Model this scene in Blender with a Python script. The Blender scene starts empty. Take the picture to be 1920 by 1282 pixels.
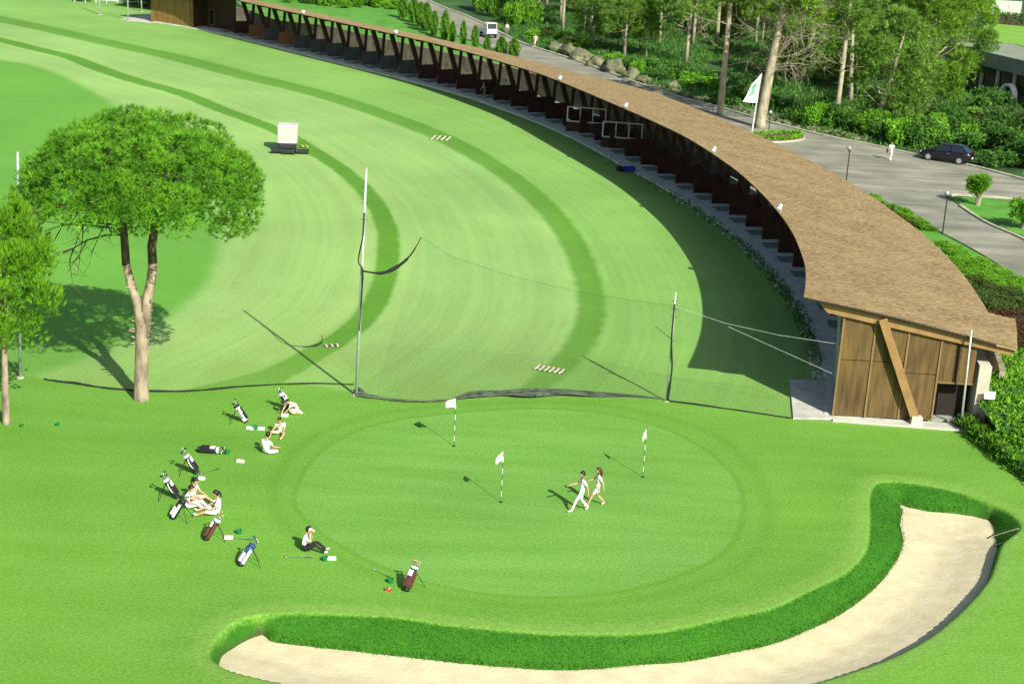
import bpy, bmesh, math, random
import numpy as np
from mathutils import Vector, Matrix, Euler, noise as mnoise
random.seed(7); np.random.seed(7)
PI = math.pi
scene = bpy.context.scene
C = scene.collection

# ---------------------------------------------------------------- camera
FPX, PITCH, ROLL, CAMH = 3000.0, math.radians(17.4), math.radians(3.2), 26.0
_fw = np.array([0, math.cos(PITCH), -math.sin(PITCH)])
_r0 = np.array([1.0, 0, 0]); _u0 = np.array([0, math.sin(PITCH), math.cos(PITCH)])
_up = _u0 * math.cos(ROLL) - _r0 * math.sin(ROLL)
_rt = _r0 * math.cos(ROLL) + _u0 * math.sin(ROLL)
cam_d = bpy.data.cameras.new('camera'); cam = bpy.data.objects.new('camera', cam_d); C.objects.link(cam)
cam_d.sensor_width = 36.0; cam_d.lens = 36.0 * FPX / 1920.0
cam_d.clip_start = 0.5; cam_d.clip_end = 3000
cam.matrix_world = Matrix(((_rt[0], _up[0], -_fw[0], 0), (_rt[1], _up[1], -_fw[1], 0), (_rt[2], _up[2], -_fw[2], CAMH), (0, 0, 0, 1)))
scene.camera = cam

def gp(x, y, z=0.0):
    """ground position (metres) of a spot read off the survey picture, at height z"""
    d = _fw * FPX + _rt * (x - 960) + _up * (641 - y)
    t = (z - CAMH) / d[2]
    return Vector((d[0] * t, d[1] * t, z))

# ---------------------------------------------------------------- light
SUN_EL = math.radians(36.0)
SUN = Vector((0.52 * math.cos(SUN_EL), -0.855 * math.cos(SUN_EL), math.sin(SUN_EL))).normalized()
world = bpy.data.worlds.new('World'); scene.world = world; world.use_nodes = True
wn = world.node_tree.nodes; wn.clear()
wo = wn.new('ShaderNodeOutputWorld'); bg = wn.new('ShaderNodeBackground'); sky = wn.new('ShaderNodeTexSky')
sky.sky_type = 'NISHITA'; sky.sun_disc = False; sky.sun_elevation = SUN_EL
sky.sun_rotation = math.atan2(SUN.x, SUN.y); sky.air_density = 1.0; sky.dust_density = 2.0; sky.ozone_density = 0.8
bg.inputs['Strength'].default_value = 0.08
world.node_tree.links.new(sky.outputs[0], bg.inputs[0]); world.node_tree.links.new(bg.outputs[0], wo.inputs[0])
sun_d = bpy.data.lights.new('sun', 'SUN'); sun = bpy.data.objects.new('sun', sun_d); C.objects.link(sun)
sun_d.energy = 4.6; sun_d.angle = math.radians(0.5); sun_d.color = (1.0, 0.955, 0.87)
sun.rotation_euler = SUN.to_track_quat('Z', 'Y').to_euler()
vs = scene.view_settings
vs.view_transform = 'Standard'; vs.look = 'None'; vs.gamma = 1.0; vs.exposure = 0.78; vs.use_curve_mapping = False
scene.cycles.max_bounces = 6; scene.cycles.transparent_max_bounces = 16

# ---------------------------------------------------------------- materials
def new_mat(name):
    m = bpy.data.materials.new(name); m.use_nodes = True
    nt = m.node_tree; nt.nodes.clear()
    out = nt.nodes.new('ShaderNodeOutputMaterial'); b = nt.nodes.new('ShaderNodeBsdfPrincipled')
    nt.links.new(b.outputs[0], out.inputs[0])
    return m, nt, b, out

def mat(name, col, rough=0.7, var=0.18, scale=6.0, metal=0.0, bump=0.0, bscale=None, stretch=(1, 1, 1), objvar=0.0, spec=0.4, coords='Object', col2=None, detail=4):
    m, nt, b, out = new_mat(name)
    N = nt.nodes; L = nt.links
    tc = N.new('ShaderNodeTexCoord'); mp = N.new('ShaderNodeMapping'); mp.inputs['Scale'].default_value = stretch
    L.new(tc.outputs[coords], mp.inputs[0])
    nz = N.new('ShaderNodeTexNoise'); nz.inputs['Scale'].default_value = scale; nz.inputs['Detail'].default_value = detail
    L.new(mp.outputs[0], nz.inputs['Vector'])
    mr = N.new('ShaderNodeMapRange'); mr.inputs[1].default_value = 0.3; mr.inputs[2].default_value = 0.7
    mr.inputs[3].default_value = 0; mr.inputs[4].default_value = 1
    L.new(nz.outputs[0], mr.inputs[0])
    mx = N.new('ShaderNodeMix'); mx.data_type = 'RGBA'
    lo = tuple(c * (1 - var) for c in col) + (1,)
    hi = (tuple(min(1, c * (1 + var)) for c in col) if col2 is None else tuple(col2)) + (1,)
    mx.inputs[6].default_value = lo; mx.inputs[7].default_value = hi
    L.new(mr.outputs[0], mx.inputs[0])
    last = mx.outputs[2]
    if objvar > 0:
        oi = N.new('ShaderNodeObjectInfo'); hs = N.new('ShaderNodeHueSaturation')
        m2 = N.new('ShaderNodeMapRange'); m2.inputs[3].default_value = 1 - objvar; m2.inputs[4].default_value = 1 + objvar
        L.new(oi.outputs['Random'], m2.inputs[0]); L.new(m2.outputs[0], hs.inputs['Value']); L.new(last, hs.inputs['Color'])
        last = hs.outputs[0]
    L.new(last, b.inputs['Base Color'])
    b.inputs['Roughness'].default_value = rough; b.inputs['Metallic'].default_value = metal
    b.inputs['Specular IOR Level'].default_value = spec
    if bump > 0:
        n2 = N.new('ShaderNodeTexNoise'); n2.inputs['Scale'].default_value = bscale or scale * 3; n2.inputs['Detail'].default_value = 4
        L.new(mp.outputs[0], n2.inputs['Vector'])
        bp = N.new('ShaderNodeBump'); bp.inputs['Strength'].default_value = bump; bp.inputs['Distance'].default_value = 0.05
        L.new(n2.outputs[0], bp.inputs['Height']); L.new(bp.outputs[0], b.inputs['Normal'])
    return m

def leaf_mat(name, c1, c2, trans=0.35, scale=0.5, objvar=0.12):
    """foliage: colour changes per leaf island and in soft clumps, some light passes through"""
    m, nt, b, out = new_mat(name)
    N = nt.nodes; L = nt.links
    tc = N.new('ShaderNodeTexCoord'); nz = N.new('ShaderNodeTexNoise'); nz.inputs['Scale'].default_value = scale; nz.inputs['Detail'].default_value = 3
    L.new(tc.outputs['Object'], nz.inputs['Vector'])
    geo = N.new('ShaderNodeNewGeometry')
    ad = N.new('ShaderNodeMath'); ad.operation = 'MULTIPLY_ADD'; ad.inputs[1].default_value = 0.55
    L.new(geo.outputs['Random Per Island'], ad.inputs[0])
    sb = N.new('ShaderNodeMath'); sb.operation = 'MULTIPLY_ADD'; sb.inputs[1].default_value = 1.6; sb.inputs[2].default_value = -0.55
    L.new(nz.outputs[0], sb.inputs[0]); L.new(sb.outputs[0], ad.inputs[2])
    mx = N.new('ShaderNodeMix'); mx.data_type = 'RGBA'; mx.inputs[6].default_value = c1 + (1,); mx.inputs[7].default_value = c2 + (1,)
    L.new(ad.outputs[0], mx.inputs[0])
    oi = N.new('ShaderNodeObjectInfo'); hs = N.new('ShaderNodeHueSaturation')
    m2 = N.new('ShaderNodeMapRange'); m2.inputs[3].default_value = 1 - objvar; m2.inputs[4].default_value = 1 + objvar
    L.new(oi.outputs['Random'], m2.inputs[0]); L.new(m2.outputs[0], hs.inputs['Value']); L.new(mx.outputs[2], hs.inputs['Color'])
    L.new(hs.outputs[0], b.inputs['Base Color']); b.inputs['Roughness'].default_value = 0.55; b.inputs['Specular IOR Level'].default_value = 0.25
    tr = N.new('ShaderNodeBsdfTranslucent'); L.new(hs.outputs[0], tr.inputs[0])
    ms = N.new('ShaderNodeMixShader'); ms.inputs[0].default_value = trans
    L.new(b.outputs[0], ms.inputs[1]); L.new(tr.outputs[0], ms.inputs[2]); L.new(ms.outputs[0], out.inputs[0])
    return m

M = {}
def defmats():
    M['white_metal'] = mat('painted_pale_metal', (0.62, 0.64, 0.62), 0.45, 0.1, 3)
    M['galv'] = mat('galvanised_steel', (0.46, 0.52, 0.48), 0.4, 0.15, 5, metal=0.3)
    M['dark_metal'] = mat('dark_metal', (0.02, 0.025, 0.025), 0.5, 0.2)
    M['net'] = mat('black_net', (0.010, 0.016, 0.012), 0.9, 0.3, 20)
    M['roof'] = mat('cedar_shingle', (0.27, 0.185, 0.085), 0.85, 0.16, 0.9, bump=0.3, bscale=14, col2=(0.33, 0.245, 0.115), objvar=0.0)
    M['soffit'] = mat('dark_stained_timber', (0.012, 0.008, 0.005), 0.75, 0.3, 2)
    M['stain'] = mat('brown_stained_timber', (0.045, 0.022, 0.011), 0.7, 0.3, 2, stretch=(1, 1, 0.2))
    M['divider'] = mat('red_brown_board', (0.045, 0.014, 0.009), 0.7, 0.35, 1.5)
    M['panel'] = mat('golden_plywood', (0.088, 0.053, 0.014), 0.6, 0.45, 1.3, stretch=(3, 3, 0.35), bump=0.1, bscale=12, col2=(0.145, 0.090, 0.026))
    M['batten'] = mat('light_timber_batten', (0.18, 0.12, 0.045), 0.6, 0.15, 3)
    M['fascia'] = mat('honey_timber', (0.235, 0.145, 0.05), 0.6, 0.2, 2.0, stretch=(1, 1, 1))
    M['tee_pale'] = mat('pale_tee_edge', (0.55, 0.58, 0.50), 0.85, 0.15, 1.4)
    M['concrete'] = mat('pale_concrete', (0.46, 0.47, 0.39), 0.85, 0.22, 1.4, bump=0.15, bscale=20)
    M['concrete_dark'] = mat('tee_concrete', (0.26, 0.28, 0.24), 0.85, 0.25, 1.2)
    M['stone_wall'] = mat('retaining_stone', (0.21, 0.185, 0.12), 0.9, 0.4, 1.6, bump=0.4, bscale=4)
    M['render'] = mat('cream_render', (0.48, 0.45, 0.34), 0.8, 0.15, 1.0)
    M['rock'] = mat('lichen_rock', (0.13, 0.135, 0.07), 0.95, 0.5, 1.3, bump=0.6, bscale=5, objvar=0.15)
    M['kerb'] = mat('kerb_stone', (0.36, 0.35, 0.26), 0.85, 0.25, 2.0, bump=0.2)
    M['asphalt'] = mat('asphalt', (0.215, 0.225, 0.165), 0.9, 0.22, 0.35, bump=0.1, bscale=20, col2=(0.28, 0.275, 0.205))
    M['sand'] = None
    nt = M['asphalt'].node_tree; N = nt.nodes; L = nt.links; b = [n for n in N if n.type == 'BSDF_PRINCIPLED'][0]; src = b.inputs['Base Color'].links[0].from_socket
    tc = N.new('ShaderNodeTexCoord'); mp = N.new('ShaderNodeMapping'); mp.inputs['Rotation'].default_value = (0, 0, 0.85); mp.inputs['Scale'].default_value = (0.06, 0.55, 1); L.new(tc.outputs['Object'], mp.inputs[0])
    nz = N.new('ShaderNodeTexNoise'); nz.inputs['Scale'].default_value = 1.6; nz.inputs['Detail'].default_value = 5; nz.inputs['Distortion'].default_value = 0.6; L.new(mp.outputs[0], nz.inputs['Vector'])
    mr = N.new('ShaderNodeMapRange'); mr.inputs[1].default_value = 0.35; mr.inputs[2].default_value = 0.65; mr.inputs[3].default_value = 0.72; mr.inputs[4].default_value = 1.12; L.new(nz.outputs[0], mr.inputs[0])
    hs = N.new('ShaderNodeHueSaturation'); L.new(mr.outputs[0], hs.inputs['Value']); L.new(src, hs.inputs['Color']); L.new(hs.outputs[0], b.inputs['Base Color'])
    M['bark'] = mat('grey_pine_bark', (0.25, 0.205, 0.14), 0.95, 0.55, 3.2, stretch=(1, 1, 0.35), bump=0.7, bscale=11)
    M['bark_dark'] = mat('dark_and_shaded_bark', (0.07, 0.055, 0.035), 0.95, 0.4, 5.0, stretch=(1, 1, 0.35), bump=0.7, bscale=11)  # dark bark; on the stone pine's upper stems it holds crown shade
    M['bark_pale'] = mat('pale_pine_bark', (0.30, 0.275, 0.18), 0.95, 0.4, 3.0, stretch=(1, 1, 0.35), bump=0.5, bscale=8)
    M['pine'] = leaf_mat('stone_pine_needles', (0.018, 0.10, 0.007), (0.18, 0.44, 0.02), 0.25, 0.9)
    M['pine_young'] = leaf_mat('young_pine_needles', (0.075, 0.24, 0.012), (0.25, 0.54, 0.025), 0.4, 0.9)
    M['wood_pine'] = leaf_mat('woodland_pine_needles', (0.05, 0.14, 0.018), (0.24, 0.43, 0.06), 0.4, 0.35, 0.25)
    M['wood_pine_bright'] = leaf_mat('bright_pine_needles', (0.07, 0.19, 0.014), (0.26, 0.46, 0.035), 0.4, 0.3, 0.15)
    M['shrub'] = leaf_mat('shrub_leaves', (0.025, 0.10, 0.014), (0.11, 0.27, 0.035), 0.35, 0.6, 0.3)
    M['shrub_bright'] = leaf_mat('bright_shrub_leaves', (0.075, 0.24, 0.012), (0.23, 0.50, 0.03), 0.4, 0.8, 0.15)
    M['shrub_red'] = leaf_mat('wine_red_shrub_leaves', (0.05, 0.022, 0.012), (0.11, 0.06, 0.03), 0.2, 1.0, 0.1)
    M['shrub_olive'] = leaf_mat('olive_shrub_leaves', (0.04, 0.075, 0.012), (0.09, 0.14, 0.025), 0.25, 1.0, 0.15)
    M['cypress'] = leaf_mat('cypress_sprays', (0.05, 0.16, 0.015), (0.17, 0.37, 0.03), 0.3, 1.5, 0.12)
    M['grass_blade'] = leaf_mat('long_grass_blades', (0.020, 0.105, 0.006), (0.055, 0.195, 0.012), 0.25, 0.8)
    M['grass_dry'] = leaf_mat('dry_fringe_grass', (0.05, 0.045, 0.012), (0.10, 0.12, 0.02), 0.2, 2.0)
    M['white_cloth'] = mat('white_cotton', (0.80, 0.80, 0.78), 0.8, 0.06, 12)
    M['cream_cloth'] = mat('cream_cotton', (0.72, 0.66, 0.50), 0.8, 0.1, 12)
    M['beige_cloth'] = mat('beige_cotton', (0.66, 0.58, 0.42), 0.8, 0.12, 12)
    M['pink_cloth'] = mat('pale_pink_cotton', (0.72, 0.50, 0.42), 0.8, 0.1, 12)
    M['black_cloth'] = mat('black_cotton', (0.012, 0.012, 0.014), 0.8, 0.2, 12)
    M['grey_cloth'] = mat('grey_cotton', (0.16, 0.16, 0.15), 0.8, 0.2, 12)
    M['skin'] = mat('skin', (0.46, 0.28, 0.165), 0.5, 0.08, 10)
    M['hair'] = mat('dark_hair', (0.012, 0.009, 0.006), 0.5, 0.3, 30)
    M['hair_brown'] = mat('brown_hair', (0.05, 0.025, 0.012), 0.5, 0.3, 30)
    M['eye'] = mat('eye', (0.02, 0.015, 0.01), 0.2, 0.0)
    M['lips'] = mat('lips', (0.40, 0.16, 0.12), 0.5, 0.05)
    M['shoe_white'] = mat('white_leather', (0.75, 0.75, 0.72), 0.5, 0.06)
    M['bag_black'] = mat('black_nylon', (0.012, 0.013, 0.016), 0.55, 0.3, 8)
    M['bag_white'] = mat('white_vinyl', (0.72, 0.73, 0.72), 0.45, 0.08, 8)
    M['bag_blue'] = mat('blue_nylon', (0.02, 0.06, 0.16), 0.5, 0.25, 8)
    M['bag_brown'] = mat('maroon_nylon', (0.10, 0.035, 0.025), 0.55, 0.25, 8)
    M['steel'] = mat('club_steel', (0.55, 0.55, 0.52), 0.25, 0.05, metal=0.9)
    M['club_tan'] = mat('tan_headcover', (0.38, 0.22, 0.11), 0.6, 0.15)
    M['basket'] = mat('green_plastic', (0.01, 0.17, 0.045), 0.4, 0.15, 10)
    M['card'] = mat('white_card', (0.82, 0.82, 0.80), 0.6, 0.04)
    M['red'] = mat('red_plastic', (0.35, 0.05, 0.02), 0.5, 0.1)
    M['blue'] = mat('blue_plastic', (0.01, 0.05, 0.30), 0.45, 0.15)
    M['yellow'] = mat('yellow_paint', (0.55, 0.50, 0.16), 0.5, 0.1)
    M['plank'] = mat('bleached_plank', (0.50, 0.47, 0.34), 0.8, 0.2, 4)
    M['flag_green'] = mat('green_print', (0.10, 0.34, 0.20), 0.8, 0.1)
    M['car'] = mat('black_car_paint', (0.006, 0.007, 0.010), 0.22, 0.1, spec=0.6)
    M['glass'] = mat('dark_glass', (0.012, 0.018, 0.022), 0.08, 0.05, spec=0.7)
    M['rubber'] = mat('tyre_rubber', (0.012, 0.012, 0.012), 0.9, 0.2)
    M['rim'] = mat('alloy_rim', (0.42, 0.44, 0.45), 0.35, 0.1, metal=0.5)
    M['tail'] = mat('tail_lamp', (0.45, 0.07, 0.04), 0.25, 0.1)
    M['lampglass'] = mat('opal_glass', (0.80, 0.80, 0.76), 0.3, 0.02)
    M['soil'] = mat('brown_soil', (0.085, 0.045, 0.022), 0.95, 0.4, 3, bump=0.5)
    M['roof_grey'] = mat('grey_green_roof', (0.20, 0.235, 0.17), 0.8, 0.18, 0.8, stretch=(1, 1, 1))
    M['net_heap'] = mat('folded_net', (0.035, 0.05, 0.035), 0.95, 0.6, 3, stretch=(0.3, 3, 3), col2=(0.10, 0.13, 0.085))
    M['ball'] = mat('white_ball', (0.8, 0.8, 0.78), 0.4, 0.02)
defmats()

# ---------------------------------------------------------------- mesh helpers
class MB:
    def __init__(s): s.v = []; s.f = []; s.m = []
    def add(s, vs, fs, mi=0):
        o = len(s.v); s.v.extend([tuple(p) for p in vs]); s.f.extend([tuple(i + o for i in f) for f in fs]); s.m.extend([mi] * len(fs)); return s
    def box(s, c, size, rot=None, mi=0, taper=1.0):
        x, y, z = size[0] / 2, size[1] / 2, size[2] / 2
        p = [Vector(q) for q in ((-x, -y, -z), (x, -y, -z), (x, y, -z), (-x, y, -z), (-x * taper, -y * taper, z), (x * taper, -y * taper, z), (x * taper, y * taper, z), (-x * taper, y * taper, z))]
        if rot is not None:
            R = rot if isinstance(rot, Matrix) else Euler(rot).to_matrix()
            p = [R @ q for q in p]
        c = Vector(c)
        return s.add([q + c for q in p], [(0, 3, 2, 1), (4, 5, 6, 7), (0, 1, 5, 4), (1, 2, 6, 5), (2, 3, 7, 6), (3, 0, 4, 7)], mi)
    def beam(s, a, b, w, h=None, mi=0, up=(0, 0, 1)):
        """rectangular bar from a to b"""
        a = Vector(a); b = Vector(b); h = h or w; d = (b - a)
        ln = d.length; d.normalize(); u = Vector(up)
        if abs(d.dot(u)) > 0.98: u = Vector((0, 1, 0))
        sd = d.cross(u).normalized(); u = sd.cross(d)
        R = Matrix((sd, d, u)).transposed()
        return s.box((a + b) / 2, (w, ln, h), R, mi)
    def tube(s, pts, rad, n=8, mi=0, cap=True):
        pts = [Vector(p) for p in pts]
        if not hasattr(rad, '__len__'): rad = [rad] * len(pts)
        vs = []; fs = []; ref = None
        for i, p in enumerate(pts):
            d = (pts[min(i + 1, len(pts) - 1)] - pts[max(i - 1, 0)]).normalized()
            if ref is None: ref = Vector((1, 0, 0)) if abs(d.x) < 0.9 else Vector((0, 1, 0))
            a = (ref - d * ref.dot(d)).normalized(); b = d.cross(a); ref = a
            for k in range(n):
                t = 2 * PI * k / n
                vs.append(p + (a * math.cos(t) + b * math.sin(t)) * rad[i])
        for i in range(len(pts) - 1):
            for k in range(n):
                k2 = (k + 1) % n
                fs.append((i * n + k, i * n + k2, (i + 1) * n + k2, (i + 1) * n + k))
        if cap: fs.append(tuple(range(n - 1, -1, -1))); fs.append(tuple((len(pts) - 1) * n + k for k in range(n)))
        return s.add(vs, fs, mi)
    def ball(s, c, r, nu=10, nv=7, mi=0, fn=None):
        c = Vector(c); r = Vector((r, r, r)) if not hasattr(r, '__len__') else Vector(r)
        vs = []; fs = []
        for j in range(nv + 1):
            ph = PI * j / nv
            for i in range(nu):
                th = 2 * PI * i / nu
                d = Vector((math.sin(ph) * math.cos(th), math.sin(ph) * math.sin(th), math.cos(ph)))
                k = fn(d) if fn else 1.0
                vs.append(c + Vector((d.x * r.x, d.y * r.y, d.z * r.z)) * k)
        for j in range(nv):
            for i in range(nu):
                i2 = (i + 1) % nu
                fs.append((j * nu + i, (j + 1) * nu + i, (j + 1) * nu + i2, j * nu + i2))
        return s.add(vs, fs, mi)
    def disc(s, c, r, h, n=14, mi=0, r2=None, axis=None):
        """short cylinder from c along axis"""
        ax = Vector(axis or (0, 0, 1)).normalized()
        return s.tube([Vector(c), Vector(c) + ax * h], [r, r2 if r2 is not None else r], n, mi)
    def prism(s, poly, z0, z1, mi=0):
        n = len(poly); vs = [(p[0], p[1], z0) for p in poly] + [(p[0], p[1], z1) for p in poly]
        fs = [tuple(range(n - 1, -1, -1)), tuple(range(n, 2 * n))] + [(i, (i + 1) % n, n + (i + 1) % n, n + i) for i in range(n)]
        return s.add(vs, fs, mi)
    def mesh(s, name, mats, smooth=False):
        me = bpy.data.meshes.new(name); me.from_pydata([tuple(p) for p in s.v], [], s.f)
        for m in (mats if isinstance(mats, (list, tuple)) else [mats]): me.materials.append(m)
        if any(s.m): me.polygons.foreach_set('material_index', s.m)
        if smooth: me.polygons.foreach_set('use_smooth', [True] * len(me.polygons))
        me.update(); return me
    def build(s, name, mats, parent=None, smooth=False, loc=None, rot=None):
        return link(name, s.mesh(name, mats, smooth), parent, loc, rot)

def link(name, me, parent=None, loc=None, rot=None):
    o = bpy.data.objects.new(name, me); C.objects.link(o)
    if parent is not None: o.parent = parent
    if loc is not None: o.location = loc
    if rot is not None: o.rotation_euler = rot
    return o
def tag(o, label=None, cat=None, group=None, kind=None):
    if label: o['label'] = label
    if cat: o['category'] = cat
    if group: o['group'] = group
    if kind: o['kind'] = kind
    return o
def thing(name, label, cat, loc=(0, 0, 0), rz=0.0, group=None):
    o = bpy.data.objects.new(name, None); C.objects.link(o); o.empty_display_size = 0.3
    o.location = loc; o.rotation_euler = (0, 0, rz)
    return tag(o, label, cat, group)
def copy_tree(o, parent=None):
    c = o.copy(); C.objects.link(c); c.parent = parent
    for ch in list(o.children): copy_tree(ch, c)
    return c

def catmull(P, n=8, closed=False):
    P = [np.array(p, float)[:2] for p in P]; out = []
    N = len(P); rng = range(N if closed else N - 1)
    for i in rng:
        g = lambda k: P[k % N] if closed else P[min(max(k, 0), N - 1)]
        p0, p1, p2, p3 = g(i - 1), g(i), g(i + 1), g(i + 2)
        for k in range(n):
            t = k / n
            out.append(0.5 * (2 * p1 + (p2 - p0) * t + (2 * p0 - 5 * p1 + 4 * p2 - p3) * t * t + (3 * p1 - p0 - 3 * p2 + p3) * t ** 3))
    if not closed: out.append(P[-1])
    return np.array(out)
def seg_dist(Q, L, closed=False):
    """distance of points Q to polyline L, side sign (left +) and index of the nearest segment"""
    A = L if closed else L[:-1]; B = np.roll(L, -1, 0) if closed else L[1:]
    best = np.full(len(Q), 1e9); sg = np.zeros(len(Q)); ix = np.zeros(len(Q))
    for i in range(len(A)):
        a = A[i]; d = B[i] - a; l2 = d @ d + 1e-12
        q = Q - a; t = np.clip((q @ d) / l2, 0, 1); e = q - t[:, None] * d
        dd = (e ** 2).sum(1); w = dd < best
        best[w] = dd[w]; sg[w] = np.sign(d[0] * q[w, 1] - d[1] * q[w, 0]); ix[w] = i + t[w]
    return np.sqrt(best), sg, ix
def inside(Q, L):
    x, y = Q[:, 0], Q[:, 1]; c = np.zeros(len(Q), bool)
    for i in range(len(L)):
        a, b = L[i], L[(i + 1) % len(L)]
        if a[1] == b[1]: continue
        k = ((a[1] > y) != (b[1] > y)) & (x < (b[0] - a[0]) * (y - a[1]) / (b[1] - a[1]) + a[0])
        c ^= k
    return c
def sdf(Q, L):
    d, _, _ = seg_dist(Q, L, True); return np.where(inside(Q, L), -d, d)
def W(px, z=0.0): return [gp(x, y, z)[:2] for x, y in px]

# ================================================================ outlines of the place (metres)
SWALE_A = catmull(W([(-260, 30), (-120, 50), (0, 75), (60, 90), (130, 107), (190, 130), (260, 153), (340, 175), (420, 207), (520, 245), (590, 285), (650, 325), (697, 372), (724, 425), (728, 480), (716, 540), (688, 590), (640, 632), (580, 668), (520, 700), (470, 722), (430, 740)]), 6)
SWALE_B = catmull(W([(-260, -10), (-120, 12), (0, 36), (100, 57), (210, 82), (330, 108), (450, 140), (560, 166), (640, 188), (720, 215), (800, 245), (870, 278), (940, 320), (1000, 366), (1052, 422), (1086, 480), (1106, 540), (1108, 590), (1090, 640), (1055, 682), (1010, 722), (975, 752)]), 6)
INNER = catmull(W([(-200, 80), (-80, 95), (0, 112), (60, 122), (120, 142), (190, 180), (270, 235), (340, 300), (390, 370), (410, 430), (412, 480), (390, 535), (345, 577), (300, 607), (230, 645), (150, 680), (60, 705), (-60, 715), (-260, 700), (-400, 400)]), 6, True)
NETLINE = catmull(W([(-300, 690), (-100, 695), (38, 704), (100, 716), (160, 724), (265, 735), (360, 732), (450, 725), (560, 722), (668, 738), (780, 752), (860, 750), (1000, 746), (1120, 747), (1250, 752), (1370, 768), (1482, 786), (1560, 795), (1800, 812)]), 6)
GREEN = catmull(W([(557, 940), (572, 890), (612, 842), (680, 806), (780, 783), (960, 768), (1100, 772), (1220, 796), (1310, 838), (1370, 890), (1388, 940), (1378, 1000), (1320, 1055), (1190, 1100), (1040, 1117), (880, 1106), (740, 1068), (640, 1020), (580, 975)]), 6, True)
COLLAR = catmull(W([(512, 935), (528, 875), (585, 820), (690, 780), (820, 762), (960, 755), (1110, 757), (1260, 785), (1360, 828), (1424, 895), (1442, 960), (1420, 1030), (1340, 1085), (1200, 1122), (1040, 1136), (860, 1122), (720, 1085), (600, 1030), (535, 985)]), 6, True)
SZ = -0.72
_sand_far = W([(1692, 985), (1694, 960), (1688, 948), (1705, 953), (1740, 960), (1800, 966), (1842, 974), (1858, 984)], SZ)
_sand_near0 = W([(1864, 1000), (1858, 1040), (1842, 1082), (1800, 1132), (1742, 1182), (1682, 1217), (1602, 1247), (1502, 1277), (1380, 1300), (1200, 1322), (1000, 1330), (800, 1315), (690, 1297), (610, 1284), (540, 1272), (480, 1262), (430, 1250)], 0)
_sand_left = W([(416, 1240), (438, 1217), (488, 1191)], SZ)
_sand_bank = W([(510, 1205), (580, 1215), (700, 1230), (850, 1246), (1000, 1258), (1130, 1260), (1200, 1252), (1300, 1242), (1400, 1225), (1480, 1201), (1560, 1165), (1620, 1125), (1670, 1075), (1698, 1020)], SZ)
SANDP = catmull(_sand_far + _sand_near0 + _sand_left + _sand_bank, 5, True)
_bank_lawn = W([(392, 1225), (425, 1180), (465, 1158), (540, 1151), (640, 1153), (740, 1158), (840, 1172), (990, 1186), (1100, 1190), (1215, 1187), (1290, 1175), (1364, 1158), (1449, 1140), (1517, 1108), (1584, 1074), (1622, 1034), (1630, 985), (1630, 935), (1640, 910), (1660, 904), (1703, 905), (1787, 920), (1850, 942), (1893, 962), (1915, 990)])
_bank_near = W([(1880, 1020), (1868, 1052), (1852, 1090), (1808, 1141), (1750, 1190), (1690, 1225), (1610, 1256), (1506, 1287), (1385, 1312), (1200, 1335), (1000, 1344), (795, 1328), (600, 1294), (530, 1281), (470, 1268), (420, 1252)])
BANKP = catmull(_bank_lawn + _bank_near, 5, True)

def lawn_height(Q):
    ds = sdf(Q, SANDP); do = sdf(Q, BANKP)
    t = np.clip(ds / np.maximum(ds - do, 1e-4), 0, 1); t = np.where(do > 0, 1.0, np.where(ds < 0, 0.0, t))
    z = SZ * (1 - t) ** 1.15
    z = np.where(ds < -0.12, SZ - 0.25, z)
    z = np.where((ds >= -0.12) & (ds < 0), SZ - 0.25 * (-ds / 0.12), z)
    # the lawn rolls a little around the bunker shoulder
    z += np.where(do > 0, 0.05 * np.exp(-((do - 0.6) / 0.9) ** 2), 0)
    return z, ds, do

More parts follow.
